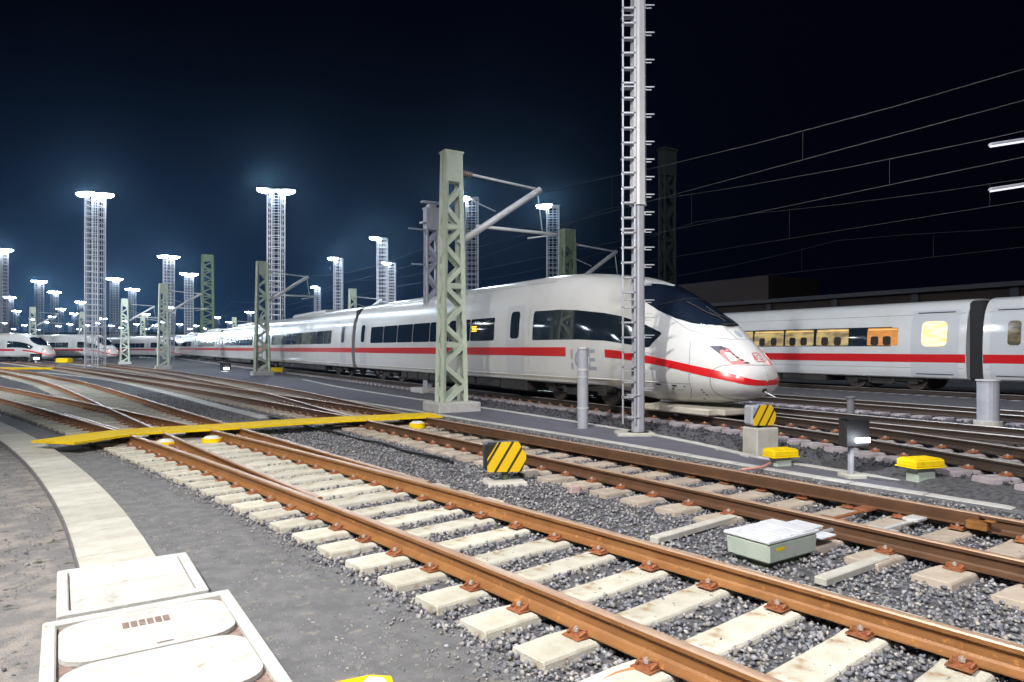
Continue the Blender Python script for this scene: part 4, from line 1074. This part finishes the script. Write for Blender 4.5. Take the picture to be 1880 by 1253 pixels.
latmast(829, 21.6, 'tall pale green lattice mast with a bracket, in front of the train right of centre', H=8.15, w0=.82, w1=.50)
latmast(481, 50, 'pale green lattice mast with a bracket in front of the train, left of centre', H=8.3)
latmast(300, 66, 'pale green lattice mast in front of the far end of the express train', H=8.2)
latmast(229, 86, 'short-looking pale green lattice mast among the far parked trains', H=8.2)
latmast(381, 99, 'dark green lattice mast rising behind the train roof, between the lamp masts', H=15.5, w0=1.6, w1=1.3, m='dgreen', canti=False)
latmast(647, 74, 'faint green lattice mast behind the train, left of the close pair of lamp masts', H=8.4)
latmast(1042, 36.5, 'green lattice mast behind the train, right of the lamp at the bracket tip', H=8.3, m='dgreen', canti=True)
latmast(1225, 24.2, 'dark slender lattice mast behind the cab windscreen', H=9.0, w0=.5, w1=.45, m='mastdark', canti=False)
# grey mast with switch gear behind the green one
r = latmast(792, 29.5, 'grey lattice mast with a switch box, just left behind the tall green mast', H=8.0, w0=.55, w1=.5, m='pole', canti=False)
mb = MB(); mb.box((-.0, 0, 8.3), (.9, .3, .06)); mb.box((0, 0, 7.4), (1.0, .3, .06)); mb.box((0, 0, 7.85), (.35, .3, .7)); mb.box((-.5, 0, 7.1), (1.1, .1, .05)); mb.box((-.4, 0, 5.6), (1.0, .1, .05)); mb.build('switch_gear', M['galv'], r)
for px, Y, lab in ((150, 120, 'far catenary mast seen through the glow left of the parked trains'), (262, 132, 'far catenary mast between two lamp masts in the middle of the far yard'), (60, 105, 'far catenary mast near the left edge'), (430, 140, 'far catenary mast just above the tail of the express train')):
    latmast(px, Y, lab, H=8.3, base=False, ang=math.radians(38))

# catenary wires
def wires(L, label, s0=-12, s1=225, zr=0.0, ph=19.8, sp=32.5):
    r = thing('overhead_line', (0, 0, 0), label, 'overhead wire', 'overhead wires along the tracks')
    a = MB(); n = int((s1 - s0) / 3.25); P = []
    def sag(s): u = ((s - ph) / sp) % 1.0; return 7.12 + zr - 4 * .9 * u * (1 - u)
    a.pipe([LS(L, s0 + 3.25 * k, sag(s0 + 3.25 * k)) for k in range(n)], .008, 5).build('messenger_wire', M['wire'], r)
    MB().pipe([LS(L, s0, 5.72 + zr), LS(L, s1, 5.72 + zr)], .008, 5).build('contact_wire', M['wire'], r)
    d = MB()
    for k in range(1, n): s = s0 + 6.5 * k + 2; d.tube(LS(L, s, 5.72 + zr), LS(L, s, sag(s)), .004, 4) if s < 110 else None
    d.build('droppers', M['wire'], r); return r
wires(13.1, 'overhead wires above the express train', zr=.14)
wires(16.4, 'overhead wires above the empty track just beyond the express train')
wires(21.3, 'overhead wires above the empty track beside the grey post')
wires(30.95, 'overhead wires above the second train with lit windows')

# hanging luminaires at the right edge: a mast just outside the picture carries them
r = thing('lamp_mast', AT(1990, 24, GZ), 'two slanting dim strip lamps at the right edge', 'lamp mast')
MB().tube((0, 0, 0), (0, 0, 9.5), .12, 10, r2=.08).build('pole', M['pole'], r)
for z, nm in ((2.0 + 378 * 24 / 1253, 0), (2.0 + 296 * 24 / 1253, 1)):
    mb = MB(); mb.bar((-3.35, 0, z - .10), (0, 0, z + .35), .05); mb.build('arm', M['pole'], r)
    l = MB(); l.bar((-3.35, -.05, z - .09), (-1.9, -.05, z + .13), .16, .10); l = l.build('luminaire', M['galvl'], r, bevel=.03)
    l2 = MB(); l2.bar((-3.33, -.05, z - .155), (-1.92, -.05, z + .065), .13, .06); l2.build('lens', M['lampdim'], l, bevel=.02)

# ------------------------------------------------------------------ lineside equipment
def stripemat(name, k=5.2, w=.22, sx_=1.0):
    m = bpy.data.materials.new(name); m.use_nodes = True; t = m.node_tree; b = t.nodes['Principled BSDF']; b.inputs['Roughness'].default_value = .45
    tcn = t.nodes.new('ShaderNodeTexCoord'); sp = t.nodes.new('ShaderNodeSeparateXYZ'); t.links.new(tcn.outputs['Object'], sp.inputs[0])
    mu = t.nodes.new('ShaderNodeMath'); mu.operation = 'MULTIPLY'; mu.inputs[1].default_value = -.62; t.links.new(sp.outputs[2], mu.inputs[0])
    ad = t.nodes.new('ShaderNodeMath'); ad.operation = 'ADD'; t.links.new(sp.outputs[0], ad.inputs[0]); t.links.new(mu.outputs[0], ad.inputs[1])
    m2 = t.nodes.new('ShaderNodeMath'); m2.operation = 'MULTIPLY_ADD'; m2.inputs[1].default_value = k; m2.inputs[2].default_value = 10.35; t.links.new(ad.outputs[0], m2.inputs[0])
    fr_ = t.nodes.new('ShaderNodeMath'); fr_.operation = 'FRACT'; t.links.new(m2.outputs[0], fr_.inputs[0])
    lt = t.nodes.new('ShaderNodeMath'); lt.operation = 'LESS_THAN'; lt.inputs[1].default_value = w; t.links.new(fr_.outputs[0], lt.inputs[0])
    x = t.nodes.new('ShaderNodeMix'); x.data_type = 'RGBA'; x.inputs[6].default_value = (.78, .50, .012, 1); x.inputs[7].default_value = (.045, .035, .012, 1)
    t.links.new(lt.outputs[0], x.inputs[0]); t.links.new(x.outputs[2], b.inputs['Base Color']); return m
M['underp'] = mat('post_dull_grey', (.16, .16, .17), .8)
M['stonep'] = mat('stone_pink', (.45, .34, .33), .85, 0, (.36, .25, .24), 20)
M['stripes'] = stripemat('hazard_stripes')
def hazard(loc, rz, zb, h, w, label, post):
    r = thing('hazard_marker', loc, label, 'track marker', 'yellow and black striped track markers', rz)
    b = MB(); a = .10; hh = h / 2
    poly = [(-w * .5, -hh * .95), (w * .38, -hh), (w * .5, -hh * .25), (w * .5, hh * .15), (w * .30, hh), (-w * .22, hh), (-w * .5, -hh * .1)]
    zc = zb + hh
    f_ = MB(); n = len(poly); vs = [(x, -.13, z) for x, z in poly] + [(x, -.10, z) for x, z in poly]
    f_.add(vs, [tuple(range(n)), tuple(range(n, 2 * n))] + [(k, (k + 1) % n, n + (k + 1) % n, n + k) for k in range(n)])
    o = f_.build('striped_panel', M['stripes'], r); o.location = (0, 0, zc)
    b.box((-.03, .03, zc), (w * .95, .24, h * .96)); b.build('housing', M['black'] if post == 'green' else M['pole'], r, bevel=.03)
    if post == 'green':
        MB().tube((0, 0, GZ), (0, 0, zb + .03), .05, 8).build('stem', M['dgreen'], r)
        MB().box((0, 0, GZ + .02), (.62, .5, .08), tap=.9).build('foot', M['conc'], r, bevel=.015)
    else:
        MB().box((0, 0, (GZ + zb - .04) / 2), (.50, .42, zb - .04 - GZ)).build('foot', M['conc'], r, bevel=.02)
        MB().tube((0, 0, zb - .06), (0, 0, zb + .05), .06, 8).build('stem', M['dgreen'], r)
    return r
p_ = AT(927, 10.1); hazard((p_.x, p_.y, 0), math.radians(14), -.06, .44, .58, 'yellow and black striped marker on a short green stem in the ballast, near the middle', 'green')
p_ = AT(1396, 12.85); hazard((p_.x, p_.y, 0), math.radians(20), .31, .38, .50, 'yellow and black striped marker on a pale concrete block under the train nose', 'block')
def capbox(px, Y, z0, z1, w, label, rz=.3):
    p = AT(px, Y); r = thing('track_box', (p.x, p.y, 0), label, 'track box', 'yellow-capped track boxes', rz)
    h = z1 - z0
    MB().box((0, 0, z0 + h * .5), (w, w * .62, h * .78)).build('yellow_cap', M['yellow'], r, bevel=.02)
    MB().box((0, 0, z1 - h * .06), (w * .92, w * .56, h * .12), tap=.93).build('lid', M['yellow'], r, bevel=.01)
    MB().box((0, 0, z0 + h * .1), (w * 1.06, w * .68, h * .13)).build('rim', M['yellow'], r, bevel=.01)
    MB().box((0, 0, (GZ - .02 + z0) / 2), (w * .62, w * .4, z0 - GZ + .06)).build('pedestal', M['boxg'], r, bevel=.02)
    return r
capbox(1433, 11.5, -.08, .07, .50, 'small yellow-capped box below the concrete block of the striped marker')
capbox(1690, 9.95, 0.02, .16, .55, 'larger yellow-capped box by the dark track at the right')
capbox(507, 53, -.1, .25, 1.0, 'small yellow box at the foot of the left green mast')
capbox(118, 88, -.1, .5, 1.6, 'far yellow box in front of the parked trains', 0)
# dwarf signals
def dwarf(px, Y, z0, z1, label, s=1.0, rz=.12):
    p = AT(px, Y); r = thing('dwarf_signal', (p.x, p.y, 0), label, 'signal', 'low shunting signals with a white light', rz)
    h = z1 - z0; w = .40 * s
    MB().box((0, 0, z0 + h / 2), (w, .20 * s, h)).build('housing', M['black'], r, bevel=.02)
    mb = MB(); mb.box((0, -.16 * s, z1 + .01), (w * 1.15, .34 * s, .02)); mb.build('hood', M['black'], r)
    MB().box((.07 * s, -.108 * s, z0 + h * .25), (.24 * s, .02 * s, .075 * s)).build('lens', M['signal'], r, bevel=.008 * s)
    MB().tube((-.02, .05, GZ), (-.02, .05, z0), .045 * s, 8).build('stem', M['pole'], r)
    MB().box((0, .05, GZ + .03), (.3 * s, .3 * s, .1)).build('foot', M['conc'], r, bevel=.01)
    lamp('signal_light', (p.x + .08 * s, p.y - .3 * s, z0 + h * .25), 6 * s, (.85, .92, 1), .05); return r
dwarf(1568, 10.4, .255, .69, 'low black shunting signal with a bright white light, right of the train nose')
dwarf(414, 58, -.1, .5, 'low white-lit signal in front of the far end of the express train', 2.0)
dwarf(66, 92, .2, 1.0, 'low white-lit signal far left beside the parked trains', 3.0)
# posts
p_ = AT(1070, 16.85); r = thing('marker_post', (p_.x, p_.y, GZ), 'slim grey round post with a collar, standing before the lettering of the train', 'post')
MB().tube((0, 0, 0), (0, 0, 1.98), .135, 16).build('pole', M['pole'], r, smooth=False); MB().tube((0, 0, 1.98), (0, 0, 2.03), .16, 16).build('cap', M['galvl'], r)
mb = MB(); mb.tube((0, 0, .52), (0, 0, .55), .15, 16); mb.tube((0, 0, 1.45), (0, 0, 1.50), .15, 16); mb.tube((0, 0, 1.28), (0, 0, 1.31), .15, 16); mb.build('collar', M['galvl'], r)
p_ = AT(1814, 16.4); r = thing('marker_post', (p_.x, p_.y, GZ), 'stout pale grey post in front of the gap between the coaches at the right', 'post')
MB().tube((0, 0, 0), (0, 0, 1.22), .23, 18).build('pole', M['pole'], r); MB().tube((0, 0, 1.22), (0, 0, 1.25), .26, 18).build('cap', M['galvl'], r)
MB().tube((0, 0, 0), (0, 0, .26), .30, 18).build('foot', M['conc'], r)
p_ = AT(1562, 19); r = thing('marker_post', (p_.x, p_.y, GZ), 'faint low grey post behind the shunting signal', 'post')
MB().tube((0, 0, 0), (0, 0, .62), .10, 10).build('pole', M['underp'], r)
MB().tube((0, 0, .62), (0, 0, .66), .13, 10).build('cap', M['underp'], r)
# point machine
c = AT(1412, 6.5); ang = math.radians(33.7)
r = thing('point_machine', (2.46, 6.47, 0), 'pale green switch machine box with a ribbed light top, beside the second track', 'switch machine', None, ang)
b = MB(); b.box((0, 0, -.09), (.72, .46, .19), tap=1.04); b.build('housing', M['boxg'], r, bevel=.02)
b = MB(); b.box((0, 0, .018), (.77, .50, .025))
for k in range(5): b.box((-.27 + .085 * k, 0, .034), (.05, .46, .008))
b.box((.24, 0, .036), (.20, .47, .012)); b.build('cover', M['boxt'], r, bevel=.006)
b = MB(); b.box((0, 0, -.21), (.60, .34, .08)); b.build('base', M['dgreen'], r)
MB().box((-.20, -.236, -.06), (.12, .006, .03)).build('label_plate', M['yellow'], r)
b = MB(); b.box((.56, .08, -.03), (.36, .30, .018)); b.box((.62, -.12, -.09), (.26, .16, .02)); b.box((.56, .08, -.12), (.22, .22, .16)); b.build('rod_cover', M['boxt'], r, bevel=.006)
b = MB(); b.tube((.5, .0, -.12), (1.15, .0, -.12), .025, 8); b.tube((.5, .12, -.13), (1.2, .12, -.13), .02, 8); b.build('drive_rod', M['galv'], r)
for (q0, q1) in (((1200, 992), (1345, 951)), ((1505, 1068), (1622, 1027))):
    P0, P1 = G(*q0, -.2), G(*q1, -.2); w_ = r.matrix_world
    inv = (Matrix.Translation((2.46, 6.47, 0)) @ Matrix.Rotation(ang, 4, 'Z')).inverted()
    MB().bar(inv @ P0, inv @ P1, .11, .07).build('mounting_beam', M['conc'], r, bevel=.01)
# marker stone, yellow block, cables
p_ = AT(1055, 9.25); s_ = MB().box((0, 0, .03), (.17, .11, .12), tap=.85).build('marker_stone', M['stonep'], bevel=.02); s_.location = (p_.x, p_.y, GZ + .06); s_.rotation_euler = (0, 0, .3)
tag(s_, 'small pinkish marker stone lying in the ballast right of the striped marker', 'stone')
r = thing('yellow_block', (-.80, 3.62, 0), 'bright yellow block with a white corner, cut by the bottom edge', 'marker block', None, math.radians(12))
MB().prism([(-.20, -.5), (.24, -.5), (.16, .12), (.05, .16), (-.20, .10)], GZ - .02, -.06, 0).build('body', M['yellow'], r, bevel=.012)
MB().prism([(.0, .05), (.14, .02), (.12, .10), (.04, .13)], -.06, -.054, 0).build('sticker', M['white'], r)
def cable(pts, z, rad, m, label, z2=None):
    P = [G(x, y, z) for x, y in pts]; Lc = Line([tuple(p)[:2] for p in P], .08)
    Q = [Vector((Lc.at(d)[0].x, Lc.at(d)[0].y, z + (0.012 * math.sin(d * 3)))) for d in np.arange(0, Lc.len, .1)]
    tag(MB().pipe(Q, rad, 8).build('cable', M[m], smooth=True), label, 'cable')
cable([(490, 766), (530, 773), (575, 785), (700, 815), (780, 836), (835, 848)], -.19, .028, 'cable', 'long black cable lying on the grey ground between nearest and second track')
cable([(1095, 1262), (1118, 1246), (1150, 1235), (1190, 1230), (1240, 1229)], -.2, .016, 'cableo', 'orange cable curling out under the nearest rail at the bottom edge')
cable([(1362, 862), (1385, 861), (1402, 858), (1418, 849)], -.17, .02, 'cablep', 'pinkish cable end beside the pale trough line, below the striped marker')

# ------------------------------------------------------------------ buildings
a = LS(48, -20, GZ); r = thing('depot_building', (a.x, a.y, GZ), 'long dark brown industrial building behind the second train', 'building', None, math.atan2(CC, -SN))
MB().box((60, -6, 2.9), (150, 12, 5.8)).build('wall', M['brick'], r)
MB().box((60, -6, 5.95), (152, 13, .3)).build('roof', M['roofd'], r)
pm = MB().box((0, .06, 2.9), (.5, .14, 5.78)).mesh('pilaster', M['roofd'])
for k in range(24): link('pilaster', pm, r).location = (-8 + 6 * k, 0, 0)
MB().box((66, -4, 7.1), (15, 7, 2.2)).build('roof_house', M['brick'], r)
a = AT(-260, 260, GZ); r = thing('depot_hall', (a.x, a.y, GZ), 'long low pale hall at the far end of the yard', 'building', None, math.radians(-6))
MB().box((75, 0, 3.5), (190, 20, 7)).build('wall', M['paleb'], r); MB().box((75, 0, 7.3), (192, 22, .6)).build('roof', M['roofd'], r)
gm = MB().box((0, -10.05, 3.2), (5.5, .12, 4.6)).mesh('gate', M['galvl'])
for k in range(20): link('gate', gm, r).location = (-12 + 9 * k, 0, 0)

# ------------------------------------------------------------------ night haze
HZ = MB().box((0, 470, 13), (1840, 1080, 31)).build('haze', [])
hm = bpy.data.materials.new('haze'); hm.use_nodes = True; t = hm.node_tree; t.nodes.clear()
ou = t.nodes.new('ShaderNodeOutputMaterial'); pv = t.nodes.new('ShaderNodeVolumePrincipled')
pv.inputs['Color'].default_value = (.36, .66, 1.0, 1); pv.inputs['Density'].default_value = 0.00016; pv.inputs['Anisotropy'].default_value = 0.88
t.links.new(pv.outputs[0], ou.inputs['Volume']); HZ.data.materials.append(hm); tag(HZ, kind='stuff')
HZ['label'] = 'thin night haze over the railway yard'; HZ['category'] = 'haze'
